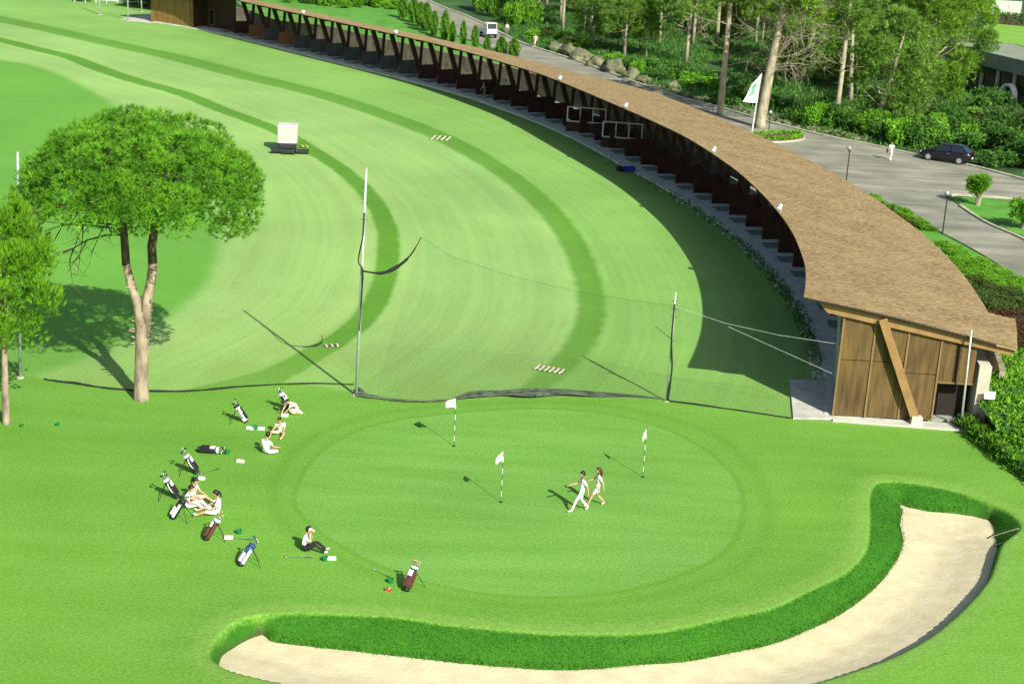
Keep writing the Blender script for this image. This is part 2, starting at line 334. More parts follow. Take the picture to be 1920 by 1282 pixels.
# ================================================================ grass ground
def grid_patch(x0, x1, y0, y1, st):
    xs = np.arange(x0, x1 + st * 0.5, st); ys = np.arange(y0, y1 + st * 0.5, st)
    X, Y = np.meshgrid(xs, ys); nx, ny = len(xs), len(ys)
    q = np.stack([X.ravel(), Y.ravel()], 1)
    i = np.arange(nx * ny).reshape(ny, nx)
    f = np.stack([i[:-1, :-1].ravel(), i[:-1, 1:].ravel(), i[1:, 1:].ravel(), i[1:, :-1].ravel()], 1)
    return q, f
def make_ground():
    Qs = []; Fs = []; o = 0
    pats = [grid_patch(-12, 26.4, 41.6, 66.4, 0.10), grid_patch(-12, 26.4, 66.4, 78.4, 0.4), grid_patch(-28, -12, 41.6, 78.4, 0.4), grid_patch(-84, 26.4, 78.4, 240.0, 0.8)]
    for q, f in pats:
        Qs.append(q); Fs.append(f + o); o += len(q)
    # wide apron to the horizon, as strips that butt against the fine patches
    def quad(x0, x1, y0, y1):
        nonlocal o
        q, f = grid_patch(0, 4, 0, 4, 1); q = np.stack([x0 + q[:, 0] / 4 * (x1 - x0), y0 + q[:, 1] / 4 * (y1 - y0)], 1)
        Qs.append(q); Fs.append(f + o); o += len(q)
    quad(-900, 900, -300, 41.6); quad(-900, -28, 41.6, 78.4); quad(26.4, 900, 41.6, 78.4); quad(-900, -84, 78.4, 240); quad(26.4, 900, 78.4, 240); quad(-900, 900, 240, 1500)
    Q = np.concatenate(Qs); F = np.concatenate(Fs)
    near = Q[:, 1] < 80; nb = (Q[:, 1] < 66.41) & (np.abs(Q[:, 0]) < 60) & (Q[:, 1] > 41)
    z = np.zeros(len(Q)); ds = np.full(len(Q), 50.0); do = np.full(len(Q), 50.0)
    z[nb], ds[nb], do[nb] = lawn_height(Q[nb])
    me = bpy.data.meshes.new('lawn'); me.vertices.add(len(Q)); me.vertices.foreach_set('co', np.column_stack([Q, z]).ravel())
    me.loops.add(len(F) * 4); me.loops.foreach_set('vertex_index', F.ravel().astype(np.int32))
    me.polygons.add(len(F)); me.polygons.foreach_set('loop_start', np.arange(0, len(F) * 4, 4, dtype=np.int32))
    me.polygons.foreach_set('use_smooth', np.ones(len(F), bool)); me.update()
    def attr(n, v):
        a = me.attributes.new(n, 'FLOAT', 'POINT'); a.data.foreach_set('value', np.ascontiguousarray(v, np.float32))
    def part_dist(mask, L, closed=False):
        d = np.full(len(Q), 40.0); g = np.full(len(Q), -1.0); i = np.zeros(len(Q)); d[mask], g[mask], i[mask] = seg_dist(Q[mask], L, closed); return d, g, i
    def part_sdf(mask, L): d = np.full(len(Q), 40.0); d[mask] = sdf(Q[mask], L); return d
    far = Q[:, 1] > 66.39
    dA, sA, iA = part_dist(far, SWALE_A); dB, sB, iB = part_dist(far, SWALE_B)
    hA = np.interp(iA / 6, [0, 6, 9, 11, 13, 15, 17, 19, 21], [1.15, 1.1, 0.9, 0.78, 0.76, 0.76, 0.74, 0.9, 2.0])
    hB = np.interp(iB / 6, [0, 6, 9, 12, 15, 17, 19, 21], [1.9, 1.8, 1.45, 1.15, 0.92, 0.86, 0.8, 0.65])
    attr('d_swale_a', dA - hA); attr('d_swale_b', dB - hB)
    attr('s_a', dA * sA); attr('s_b', dB * sB)
    attr('d_inner', part_sdf(far, INNER)); dN, sN, _ = part_dist(far, NETLINE); attr('d_net', dN * sN)
    attr('d_green', part_sdf(near, GREEN)); attr('d_collar', part_sdf(near, COLLAR)); attr('d_bank', do); attr('d_sand', ds)
    me.materials.append(ground_material())
    return tag(link('lawn', me), kind='structure')

def ground_material():
    m, nt, b, out = new_mat('mown_turf'); N = nt.nodes; L = nt.links
    tc = N.new('ShaderNodeTexCoord'); P = tc.outputs['Object']
    def at(n): a = N.new('ShaderNodeAttribute'); a.attribute_name = n; return a.outputs['Fac']
    def math_(op, a, b_=None, c=None):
        n = N.new('ShaderNodeMath'); n.operation = op
        for i, v in enumerate((a, b_, c)):
            if v is None: continue
            if isinstance(v, (int, float)): n.inputs[i].default_value = v
            else: L.new(v, n.inputs[i])
        return n.outputs[0]
    def noise(scale, detail=3, vec=None, stretch=None, rough=0.55):
        v = vec or P
        if stretch:
            mp = N.new('ShaderNodeMapping'); mp.inputs['Scale'].default_value = stretch; L.new(v, mp.inputs[0]); v = mp.outputs[0]
        n = N.new('ShaderNodeTexNoise'); n.inputs['Scale'].default_value = scale; n.inputs['Detail'].default_value = detail; n.inputs['Roughness'].default_value = rough
        L.new(v, n.inputs['Vector']); return n.outputs[0]
    def step(v, a, b_):
        """1 below a, 0 above b"""
        n = N.new('ShaderNodeMapRange'); n.interpolation_type = 'SMOOTHSTEP'; L.new(v, n.inputs[0])
        n.inputs[1].default_value = a; n.inputs[2].default_value = b_; n.inputs[3].default_value = 1; n.inputs[4].default_value = 0
        return n.outputs[0]
    def mix(fac, a, b_):
        n = N.new('ShaderNodeMix'); n.data_type = 'RGBA'
        if isinstance(fac, (int, float)): n.inputs[0].default_value = fac
        else: L.new(fac, n.inputs[0])
        for i, v in ((6, a), (7, b_)):
            if isinstance(v, tuple): n.inputs[i].default_value = v + (1,)
            else: L.new(v, n.inputs[i])
        return n.outputs[2]
    n8 = noise(0.8, 2); edge = math_('MULTIPLY_ADD', n8, 0.9, -0.45)
    fn = noise(8.0, 3, None, None, 0.7); fine_edge = math_('MULTIPLY_ADD', fn, 0.16, -0.08)
    sA, sB = at('s_a'), at('s_b')
    # lanes of the range: inside swale A, between, outside swale B
    laneA = step(sA, -0.6, 0.6); laneB = step(sB, -0.6, 0.6)
    mid = noise(0.22, 3); big = mid
    c_out = mix(mid, (0.158, 0.322, 0.064), (0.200, 0.375, 0.090))
    c_mid = mix(mid, (0.195, 0.350, 0.088), (0.240, 0.405, 0.120))
    c_inn = mix(mid, (0.205, 0.357, 0.090), (0.250, 0.410, 0.124))
    rng = mix(laneB, c_out, c_mid); rng = mix(laneA, rng, c_inn)
    # dry straw patches near the foot of the lanes
    dry = math_('MULTIPLY', step(at('d_net'), 1.0, 16.0), step(sB, -0.4, 1.5))
    dry = math_('MULTIPLY', dry, step(mid, 0.62, 0.40))
    rng = mix(math_('MULTIPLY', dry, 0.4), rng, (0.235, 0.315, 0.085))
    # mowing lines running along the lanes
    cb = N.new('ShaderNodeCombineXYZ'); L.new(sB, cb.inputs[0]); L.new(math_('MULTIPLY', big, 1.5), cb.inputs[1])
    mow = noise(0.9, 3, cb.outputs[0], None, 0.7)
    cb2 = N.new('ShaderNodeCombineXYZ'); L.new(sA, cb2.inputs[0]); L.new(math_('MULTIPLY', mid, 0.5), cb2.inputs[1])
    mow2 = noise(1.5, 2, cb2.outputs[0], None, 0.7)
    lines = math_('MULTIPLY_ADD', math_('ADD', mow, mow2), 0.80, 0.20)
    gm = N.new('ShaderNodeMix'); gm.data_type = 'RGBA'; gm.blend_type = 'MULTIPLY'; gm.inputs[0].default_value = 0.4
    L.new(rng, gm.inputs[6]); vg = N.new('ShaderNodeCombineColor'); [L.new(lines, vg.inputs[i]) for i in range(3)]; L.new(vg.outputs[0], gm.inputs[7])
    rng = gm.outputs[2]
    sw_col = mix(n8, (0.058, 0.190, 0.009), (0.086, 0.235, 0.015))
    dsa = math_('ADD', at('d_swale_a'), math_('MULTIPLY', edge, 0.35)); dsb = math_('ADD', at('d_swale_b'), math_('MULTIPLY', edge, 0.5))
    # pale verge beside the swales
    rng = mix(math_('MULTIPLY', step(math_('ABSOLUTE', math_('SUBTRACT', dsa, 0.75)), 0.05, 0.75), 0.35), rng, (0.27, 0.40, 0.115))
    rng = mix(math_('MULTIPLY', step(dsa, -0.22, 0.16), 0.9), rng, sw_col)
    rng = mix(math_('MULTIPLY', step(dsb, -0.35, 0.25), 0.78), rng, sw_col)
    inner = mix(mid, (0.085, 0.262, 0.026), (0.128, 0.325, 0.046))
    rng = mix(math_('MULTIPLY', step(math_('ADD', at('d_inner'), math_('MULTIPLY', edge, 0.6)), -0.9, 0.6), 0.95), rng, inner)
    rng = mix(math_('MULTIPLY', step(at('d_net'), 0.0, 11.0), math_('MULTIPLY_ADD', mid, 0.9, 0.05)), rng, (0.142, 0.290, 0.050))
    # lawn this side of the net
    fcol = mix(mid, (0.092, 0.250, 0.020), (0.140, 0.308, 0.040))
    fs = noise(0.35, 2, None, (0.35, 2.2, 1)); fcol = mix(math_('MULTIPLY', step(fs, 0.66, 0.36), 0.4), fcol, (0.142, 0.315, 0.046))
    col = mix(step(math_('ADD', at('d_net'), math_('MULTIPLY', edge, 0.5)), -0.15, 0.35), rng, fcol)
    # apron and putting surface
    dc = math_('ADD', at('d_collar'), math_('MULTIPLY', edge, 0.15)); dg = math_('ADD', at('d_green'), fine_edge)
    ring = step(dc, -0.5, 0.9); col = mix(math_('MULTIPLY', ring, 0.75), col, mix(n8, (0.102, 0.262, 0.026), (0.136, 0.302, 0.042)))
    line = step(math_('ABSOLUTE', dc), 0.05, 0.5); col = mix(math_('MULTIPLY', line, 0.3), col, (0.075, 0.222, 0.014))
    gcol = mix(step(fs, 0.75, 0.25), (0.112, 0.275, 0.036), (0.150, 0.318, 0.058))
    stripe = noise(0.9, 2, None, (1.6, 0.12, 1)); gcol = mix(math_('MULTIPLY', stripe, 0.35), gcol, (0.122, 0.292, 0.044))
    col = mix(step(dg, -0.06, 0.10), col, gcol)
    gl = step(math_('ABSOLUTE', math_('ADD', dg, -0.12)), 0.03, 0.22); col = mix(math_('MULTIPLY', gl, 0.38), col, (0.076, 0.225, 0.016))
    # bunker banks: longer, darker grass; pale worn shoulder above
    db = math_('ADD', at('d_bank'), fine_edge)
    sh = step(math_('ABSOLUTE', math_('SUBTRACT', db, 0.35)), 0.05, 0.55); col = mix(math_('MULTIPLY', sh, 0.5), col, (0.170, 0.300, 0.060))
    bcol = mix(n8, (0.019, 0.108, 0.006), (0.040, 0.158, 0.010))
    col = mix(step(db, -0.12, 0.06), col, bcol)
    col = mix(step(at('d_sand'), -0.02, 0.09), col, (0.048, 0.070, 0.018))
    # blade-scale mottling
    vr = N.new('ShaderNodeMapRange'); L.new(fn, vr.inputs[0]); vr.inputs[1].default_value = 0.3; vr.inputs[2].default_value = 0.7; vr.inputs[3].default_value = 0.80; vr.inputs[4].default_value = 1.18
    drift = N.new('ShaderNodeMapRange'); L.new(noise(0.07, 2), drift.inputs[0]); drift.inputs[1].default_value = 0.3; drift.inputs[2].default_value = 0.7; drift.inputs[3].default_value = 0.90; drift.inputs[4].default_value = 1.10
    hs = N.new('ShaderNodeHueSaturation'); L.new(math_('MULTIPLY', vr.outputs[0], drift.outputs[0]), hs.inputs['Value']); L.new(col, hs.inputs['Color'])
    L.new(hs.outputs[0], b.inputs['Base Color']); b.inputs['Roughness'].default_value = 0.85; b.inputs['Specular IOR Level'].default_value = 0.15
    bp = N.new('ShaderNodeBump'); bp.inputs['Strength'].default_value = 0.35; bp.inputs['Distance'].default_value = 0.05
    L.new(fn, bp.inputs['Height']); L.new(bp.outputs[0], b.inputs['Normal'])
    return m
make_ground()

# ---- bunker sand: one raked sheet
def make_sand():
    q, f = grid_patch(-12, 26, 41.8, 66, 0.2)
    ds = sdf(q, SANDP); keep = ds < 0.5
    idx = -np.ones(len(q), int); idx[keep] = np.arange(keep.sum())
    f = f[keep[f].all(1)]; f = idx[f]; q = q[keep]; ds = ds[keep]
    z = SZ + 0.0 * ds + np.array([0.05 * mnoise.noise(Vector((x * 0.35, y * 0.35, 0))) + 0.012 * mnoise.noise(Vector((x * 2.1, y * 2.1, 3))) for x, y in q])
    z += np.clip(ds + 1.2, 0, 1.2) * 0.06 - 0.02
    dn, _, _ = seg_dist(q, np.array(_bank_near)); z += 0.30 * np.clip(1 - dn / 2.2, 0, 1)
    me = bpy.data.meshes.new('bunker_sand'); me.from_pydata([(a[0], a[1], c) for a, c in zip(q, z)], [], f.tolist())
    me.polygons.foreach_set('use_smooth', [True] * len(me.polygons))
    m = mat('bunker_sand', (0.50, 0.45, 0.265), 0.95, 0.06, 1.2, bump=0.4, bscale=5, col2=(0.565, 0.515, 0.325)); me.materials.append(m); M['sand'] = m
    tag(link('bunker_sand', me), kind='structure')
make_sand()

# ---- long grass on the bunker banks
def bank_blades():
    n = 260000
    q = np.column_stack([np.random.uniform(-11, 26, n), np.random.uniform(42, 66, n)])
    q = q[inside(q, BANKP)]; q = q[~inside(q, SANDP)]
    z, ds, do = lawn_height(q)
    wdt = ds - do
    k = (do < -0.05) & (ds > 0.01) & (wdt > 0.5)
    q = q[k]; z = z[k]; ds = ds[k]
    n = len(q)
    V = np.zeros((n, 3, 3)); a = np.random.uniform(0, 2 * PI, n); h = np.random.uniform(0.03, 0.095, n) + 0.07 * (ds < 0.25); w = 0.012
    lean = np.random.normal(0, 0.03, (n, 2)) + np.array([-0.01, -0.03])
    V[:, 0, 0] = q[:, 0] - np.cos(a) * w; V[:, 0, 1] = q[:, 1] - np.sin(a) * w; V[:, 0, 2] = z - 0.01
    V[:, 1, 0] = q[:, 0] + np.cos(a) * w; V[:, 1, 1] = q[:, 1] + np.sin(a) * w; V[:, 1, 2] = z - 0.01
    V[:, 2, :2] = q + lean; V[:, 2, 2] = z + h
    me = bpy.data.meshes.new('bank_grass'); me.vertices.add(3 * n); me.vertices.foreach_set('co', V.ravel())
    me.loops.add(3 * n); me.loops.foreach_set('vertex_index', np.arange(3 * n, dtype=np.int32))
    me.polygons.add(n); me.polygons.foreach_set('loop_start', np.arange(0, 3 * n, 3, dtype=np.int32)); me.update()
    me.materials.append(M['grass_blade']); me.materials.append(M['grass_dry'])
    me.polygons.foreach_set('material_index', ((ds < 0.16) & (np.random.rand(n) < 0.55)).astype(np.int32))
    tag(link('bank_grass', me), 'long dark green grass hanging over the bunker bank', 'grass', kind='stuff')
bank_blades()

# ================================================================ the curved driving range shelter
GZ = 2.2                                       # level of the road and the woods behind the shelter
BASE = catmull([(15.75, 73.4), (16.5, 77.4), (17.05, 81.5), (17.5, 88), (17.5, 95.2), (16.9, 103), (15.9, 110), (13.6, 120.4), (9.5, 133), (3.8, 149.2), (-0.8, 158.6), (-6.5, 168.4), (-13.4, 177.6), (-21.7, 187.5), (-30.9, 198.5), (-41.2, 210.4), (-51.7, 218.6), (-64, 226)], 10)
_bl = np.concatenate([[0], np.cumsum(np.hypot(*np.diff(BASE, axis=0).T))]); BLEN = _bl[-1]
def base_at(s):
    """point on the tee line, its unit tangent (towards the far end) and outward normal"""
    f = lambda q: np.array([np.interp(q, _bl, BASE[:, 0]), np.interp(q, _bl, BASE[:, 1])])
    if s < 0: p = f(0) + (f(0.5) - f(0)) / 0.5 * s
    else: p = f(s)
    c = min(max(s, 0.8), BLEN - 0.8); t = f(c + 0.7) - f(c - 0.7); t /= np.hypot(*t)
    n = np.array([t[1], -t[0]])
    if s < 14:
        k = min(1, max(0, s / 14)); k = k * k * (3 - 2 * k); a = math.radians(0.8) * (1 - k) + math.atan2(n[1], n[0]) * k
        n = np.array([math.cos(a), math.sin(a)])
    return p, t, n
def off(s, d, z=0.0):
    p, t, n = base_at(s); q = p + n * d; return Vector((q[0], q[1], z))
def eave_z(s): return float(np.interp(s, [-2, 0, 10, 22, 45, 60, 85, 110, 170], [6.15, 6.1, 5.75, 5.55, 5.6, 5.5, 5.2, 5.1, 5.1]))
def rear_off(s): return float(np.interp(s, [-2, 10, 30, 50, 62, 76, 90, 106, 170], [7.4, 7.4, 7.6, 8.2, 8.9, 8.8, 6.8, 5.1, 4.9]))
def rear_z(s): return float(np.interp(s, [-2, 12, 30, 60, 90, 106, 170], [4.3, 4.2, 4.0, 3.85, 3.85, 4.15, 4.2]))
S0, S1 = -0.3, 168.0
shelter = thing('range_shelter', 'long curved timber driving range shelter with tan shingle roof', 'building', (15.75, 73.4, 0))
SO = Vector((15.75, 73.4, 0))
def part(mb, name, m, smooth=False, parent=None): return mb.build(name, m, parent or shelter, smooth) if parent is not None else mb.build(name, m, shelter, smooth, loc=-SO)
def roof_pt(s, v, lift=0.0):
    """v = 0 at the tee-side eave, 1 at the back"""
    ro = rear_off(s)
    d = -2.0 + v * (ro + 2.0); z = eave_z(s) + v * (rear_z(s) - eave_z(s)) + 0.10 * math.sin(PI * v)
    return off(s, d, z + lift)

def shingle_material():
    m, nt, b, out = new_mat('cedar_shingles'); N = nt.nodes; L = nt.links
    geo = N.new('ShaderNodeNewGeometry'); tc = N.new('ShaderNodeTexCoord')
    nz = N.new('ShaderNodeTexNoise'); nz.inputs['Scale'].default_value = 0.45; nz.inputs['Detail'].default_value = 4; L.new(tc.outputs['Object'], nz.inputs[0])
    r = N.new('ShaderNodeValToRGB'); e = r.color_ramp.elements
    e[0].position = 0.0; e[0].color = (0.19, 0.130, 0.060, 1); e[1].position = 1.0; e[1].color = (0.365, 0.278, 0.135, 1)
    e.new(0.5).color = (0.285, 0.208, 0.097, 1)
    a = N.new('ShaderNodeMath'); a.operation = 'MULTIPLY_ADD'; a.inputs[1].default_value = 0.6; L.new(geo.outputs['Random Per Island'], a.inputs[0])
    a2 = N.new('ShaderNodeMath'); a2.operation = 'MULTIPLY_ADD'; a2.inputs[1].default_value = 1.0; a2.inputs[2].default_value = -0.3; L.new(nz.outputs[0], a2.inputs[0]); L.new(a2.outputs[0], a.inputs[2])
    L.new(a.outputs[0], r.inputs[0]); L.new(r.outputs[0], b.inputs['Base Color']); b.inputs['Roughness'].default_value = 0.9; b.inputs['Specular IOR Level'].default_value = 0.2
    return m
M['shingles'] = shingle_material()

def build_roof():
    ss = list(np.arange(S0, S1, 1.2)) + [S1]
    mb = MB(); nv = 4
    for s in ss:
        for v in np.linspace(0, 1, nv + 1): mb.v.append(tuple(roof_pt(s, v, 0)))
        for v in np.linspace(0, 1, nv + 1): mb.v.append(tuple(roof_pt(s, v, -0.09)))
    w = 2 * (nv + 1)
    def q(a, b, c, d, mi): mb.f.append((a, b, c, d)); mb.m.append(mi)
    for i in range(len(ss) - 1):
        o, p = i * w, (i + 1) * w
        for k in range(nv):
            q(o + k, p + k, p + k + 1, o + k + 1, 0)
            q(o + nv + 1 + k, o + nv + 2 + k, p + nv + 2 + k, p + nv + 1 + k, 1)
        q(o, o + nv + 1, p + nv + 1, p, 1); q(o + nv, p + nv, p + w - 1, o + w - 1, 1)
    for o in (0, (len(ss) - 1) * w):
        for k in range(nv): q(o + k, o + k + 1, o + nv + 2 + k, o + nv + 1 + k, 1)
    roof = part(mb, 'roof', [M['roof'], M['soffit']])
    # the lower wing of the roof at the near end
    mb = MB()
    def wing(s, d, dz): return off(s, d, rear_z(s) + dz - (d - 7.4) * 0.18)
    pts = [wing(S0, 7.4, 0.0), wing(S0, 8.4, 0.0), wing(6.0, 8.8, 0.0), wing(6.0, 7.4, 0.0)]
    mb.add(pts + [p - Vector((0, 0, 0.09)) for p in pts], [(0, 1, 2, 3), (7, 6, 5, 4), (0, 4, 5, 1), (1, 5, 6, 2), (2, 6, 7, 3), (3, 7, 4, 0)])
    part(mb, 'roof_wing', [M['roof']])
    # shingles: real overlapping pieces, too small to tell apart one by one
    V = []; F = []; rows = 44
    wdt = 0.22
    ns = int((S1 - S0) / wdt)
    P = {}
    cols = [S0 + (S1 - S0) * i / ns for i in range(ns + 1)]
    edge = []
    for s in cols:
        a, b = roof_pt(s, 0), None
        edge.append((base_at(s)[0], base_at(s)[2], eave_z(s), rear_z(s), rear_off(s)))
    def pt(i, v, lift):
        p, n, ez, rz, ro = edge[i]
        d = -2.03 + v * (ro + 2.06); return (p[0] + n[0] * d, p[1] + n[1] * d, ez + v * (rz - ez) + 0.10 * math.sin(PI * v) + lift)
    rnd = random.random
    for i in range(ns):
        for r in range(rows):
            j = 0 if r % 2 == 0 else 1
            v0 = r / rows; v1 = min(1.0, (r + 1.0) / rows)
            a, b = i, i + 1
            lo = 0.012; hi = 0.035 + rnd() * 0.02
            A = pt(a, v0, lo); B = pt(b, v0, lo); Cc = pt(b, v1, hi); D = pt(a, v1, hi)
            # a gap between neighbours
            g = 0.06
            def lp(p, q_, t): return (p[0] + (q_[0] - p[0]) * t, p[1] + (q_[1] - p[1]) * t, p[2] + (q_[2] - p[2]) * t)
            A2, B2 = lp(A, B, g), lp(A, B, 1 - g); D2, C2 = lp(D, Cc, g), lp(D, Cc, 1 - g)
            o = len(V); V += [A2, B2, C2, D2, (C2[0], C2[1], C2[2] - 0.03), (D2[0], D2[1], D2[2] - 0.03)]
            F += [(o, o + 1, o + 2, o + 3), (o + 3, o + 2, o + 4, o + 5)]
    me = bpy.data.meshes.new('shingles'); me.from_pydata(V, [], F); me.materials.append(M['shingles'])
    o = link('shingles', me, roof); o['kind'] = 'stuff'
    # shingles of the wing
    mb = MB()
    for i in range(22):
        for r in range(4):
            s0, s1 = S0 + i * 0.285 + 0.02, S0 + (i + 1) * 0.285 - 0.02; wd = (1.02 + 0.4 * i / 22) / 4; d0, d1 = 7.43 + r * wd, 7.43 + (r + 1) * wd
            mb.add([wing(s0, d0, 0.015), wing(s1, d0, 0.015), wing(s1, d1, 0.05), wing(s0, d1, 0.05)], [(0, 1, 2, 3)])
    o = part(mb, 'shingles', [M['shingles']]); o['kind'] = 'stuff'
build_roof()

# rafters under the roof, struts, posts, partitions
BAY = 3.7
bays = [3.2 + BAY * i for i in range(int((S1 - 11.5 - 3.2) / BAY))]
FOOT = 4.0
def strut_meshes():
    pass
div_mb = MB(); div_mb.box((0, 2.45, 0.88), (0.07, 2.5, 1.5)); div_mb.box((0, 2.45, 1.66), (0.11, 2.56, 0.07))
for yy in (1.3, 3.6): div_mb.box((0, yy, 0.45), (0.10, 0.10, 0.68))
div_me = div_mb.mesh('bay_divider', M['divider'])
div_g = div_mb.mesh('bay_divider', mat('grey_board', (0.06, 0.075, 0.07), 0.7, 0.25, 2)); div_o = div_mb.mesh('bay_divider', mat('ochre_board', (0.22, 0.10, 0.035), 0.7, 0.2, 2))
mat_mb = MB(); mat_mb.box((0, 0, 0.02), (1.4, 1.5, 0.04)); mat_me = mat_mb.mesh('tee_mat', mat('grey_green_tee_mat', (0.17, 0.22, 0.17), 0.95, 0.2))
foot_mb = MB(); foot_mb.box((0, 0, 0.32), (0.42, 0.5, 0.4), taper=0.8); foot_me = foot_mb.mesh('foot_plate', M['render'])
for i, s in enumerate(bays):
    p, t, n = base_at(s); ang = math.atan2(n[1], n[0]) - PI / 2
    # partition
    o = link('bay_divider', div_o if i in (37, 39) else (div_g if i in (30, 31, 32, 33, 34, 35, 36, 38) else div_me), shelter, off(s, 0.0) - SO, (0, 0, ang))
    c = off(s + BAY / 2, 1.5, 0.165); link('tee_mat', mat_me, shelter, c - SO, (0, 0, ang))
    # slanting strut to the eave, upright post, rafter
    zf = lambda d: eave_z(s) + (d + 2) / (rear_off(s) + 2) * (rear_z(s) - eave_z(s)) - 0.18
    f = off(s, FOOT, 0.45) - SO
    MB().beam(f, off(s, 2.5, zf(2.5)) - SO, 0.38, 0.42).build('strut', M['stain'], shelter)
    MB().beam(f, off(s, min(FOOT + 0.25, rear_off(s) - 0.5), zf(FOOT + 0.25)) - SO, 0.34, 0.34).build('post', M['stain'], shelter)
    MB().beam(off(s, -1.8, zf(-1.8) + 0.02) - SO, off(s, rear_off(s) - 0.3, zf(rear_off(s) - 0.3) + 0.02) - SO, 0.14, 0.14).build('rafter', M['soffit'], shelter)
    link('foot_plate', foot_me, shelter, off(s, FOOT, 0.0) - SO, (0, 0, ang))

def ribbon(name, m, s0, s1, d0, d1, z0, z1, st=1.5, parent=True, kind=None, jag=0.0):
    """solid strip following the curve between two offsets"""
    mb = MB(); ss = list(np.arange(s0, s1, st)) + [s1]
    for s in ss:
        j = jag * (random.random() - 0.5)
        for d, z in ((d0 + j, z0), (d0 + j, z1), (d1, z1), (d1, z0)): mb.v.append(tuple(off(s, d, z)))
    for i in range(len(ss) - 1):
        o = i * 4
        for k in range(4):
            mb.f.append((o + k, o + (k + 1) % 4, o + 4 + (k + 1) % 4, o + 4 + k)); mb.m.append(0)
    mb.f += [(3, 2, 1, 0), tuple((len(ss) - 1) * 4 + k for k in range(4))]; mb.m += [0, 0]
    if parent: return part(mb, name, m)
    o = mb.build(name, m)
    if kind: o['kind'] = kind
    return o
ribbon('tee_floor', M['concrete_dark'], 0.4, S1 - 2, 2.42, 7.9, -0.3, 0.12)
ribbon('tee_step', M['tee_pale'], 0.4, S1 - 2, 0.02, 2.4, -0.3, 0.16)
ribbon('floor_edge', M['tee_pale'], 0.4, S1 - 2, -0.36, 0.0, -0.3, 0.14, jag=0.18)
ribbon('back_wall', M['stone_wall'], 2.0, S1, 8.0, 8.3, -0.3, GZ + 0.08)
# concrete pad beside the end wall and the plinth in front of it
mb = MB(); mb.prism([(13.8, 73.05), (15.7, 73.25), (16.9, 79.2), (14.5, 78.9)], -0.2, 0.09); part(mb, 'concrete_pad', M['concrete'])
mb = MB(); mb.prism([(15.72, 73.0), (22.4, 72.6), (22.5, 73.5), (15.74, 73.75)], -0.2, 0.075); part(mb, 'plinth', M['concrete'])

# ---- end wall: panels, battens, fascia, brace, doorway
WY = 73.62
def end_top(x): return 5.98 - (x - 13.8) * 0.178 - 0.44
XA, XB, XC, XD, XE = 15.80, 17.35, 18.98, 20.6, 22.35
def panel(x0, x1, z0, z1a, z1b, name='wall_panel', y=WY, dep=0.10, m=None, label=None):
    mb = MB(); mb.add([(x0, y, z0), (x1, y, z0), (x1, y, z1b), (x0, y, z1a), (x0, y + dep, z0), (x1, y + dep, z0), (x1, y + dep, z1b), (x0, y + dep, z1a)],
                      [(0, 1, 2, 3), (5, 4, 7, 6), (0, 4, 5, 1), (1, 5, 6, 2), (2, 6, 7, 3), (3, 7, 4, 0)])
    o = part(mb, name, m or M['panel'])
    if label: o['label'] = label
    return o
g = 0.03
for x0, x1 in ((XA, XB), (XB, XC), (XC, XD)):
    zm = 2.95 if x0 != XC else 2.45
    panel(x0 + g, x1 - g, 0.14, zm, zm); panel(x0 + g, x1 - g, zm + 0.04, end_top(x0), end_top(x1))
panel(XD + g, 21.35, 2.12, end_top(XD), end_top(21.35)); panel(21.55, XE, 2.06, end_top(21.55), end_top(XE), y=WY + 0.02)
panel(XD + 0.02, XE + 0.1, 0.1, 2.1, 2.1, 'doorway_shade', y=WY + 0.9, m=M['soffit'])  # near-black sheet stands in for the shade inside the door opening
for x in (XA, XB, XC, XD):
    MB().box((x, WY - 0.025, (end_top(x) + 0.1) / 2), (0.09, 0.07, end_top(x) - 0.1)).build('batten', M['batten'], shelter, loc=-SO)
MB().box((21.45, WY + 0.05, (end_top(21.45) + 2.1) / 2), (0.16, 0.1, end_top(21.45) - 2.1)).build('dark_post', M['soffit'], shelter, loc=-SO)
MB().box(((XD + XE) / 2, WY - 0.02, 2.10), (XE - XD, 0.07, 0.07)).build('door_lintel', M['batten'], shelter, loc=-SO)
mb = MB(); mb.add([(14.95, 73.42, end_top(14.95) - 0.02), (23.9, 73.42, end_top(23.9) - 0.02), (24.2, 73.42, end_top(24.2) + 0.40), (14.45, 73.42, end_top(14.45) + 0.40),
                   (14.95, 73.58, end_top(14.95) - 0.02), (23.9, 73.58, end_top(23.9) - 0.02), (24.2, 73.58, end_top(24.2) + 0.40), (14.45, 73.58, end_top(14.45) + 0.40)],
                  [(0, 1, 2, 3), (5, 4, 7, 6), (0, 4, 5, 1), (1, 5, 6, 2), (2, 6, 7, 3), (3, 7, 4, 0)]); part(mb, 'fascia', M['fascia'])
MB().beam((19.72, 73.28, 0.3), (17.55, 73.28, end_top(17.55) + 0.34), 0.40, 0.20, up=(0, 1, 0)).build('brace', M['fascia'], shelter, loc=-SO)
MB().box((19.78, 73.22, 0.24), (0.56, 0.4, 0.42), taper=0.9).build('foot_plate', M['render'], shelter, loc=-SO)
mb = MB(); mb.prism([(22.55, 73.5), (23.1, 73.35), (23.6, 79.5), (23.0, 79.7)], -0.2, 3.1); part(mb, 'end_pier', M['render'])
# added sheet behind the end wall, put in to keep the near bay dark
panel(16.2, 22.6, 0.1, 5.0, 3.6, 'bay_dark_sheet', y=WY + 1.2, m=M['soffit'])
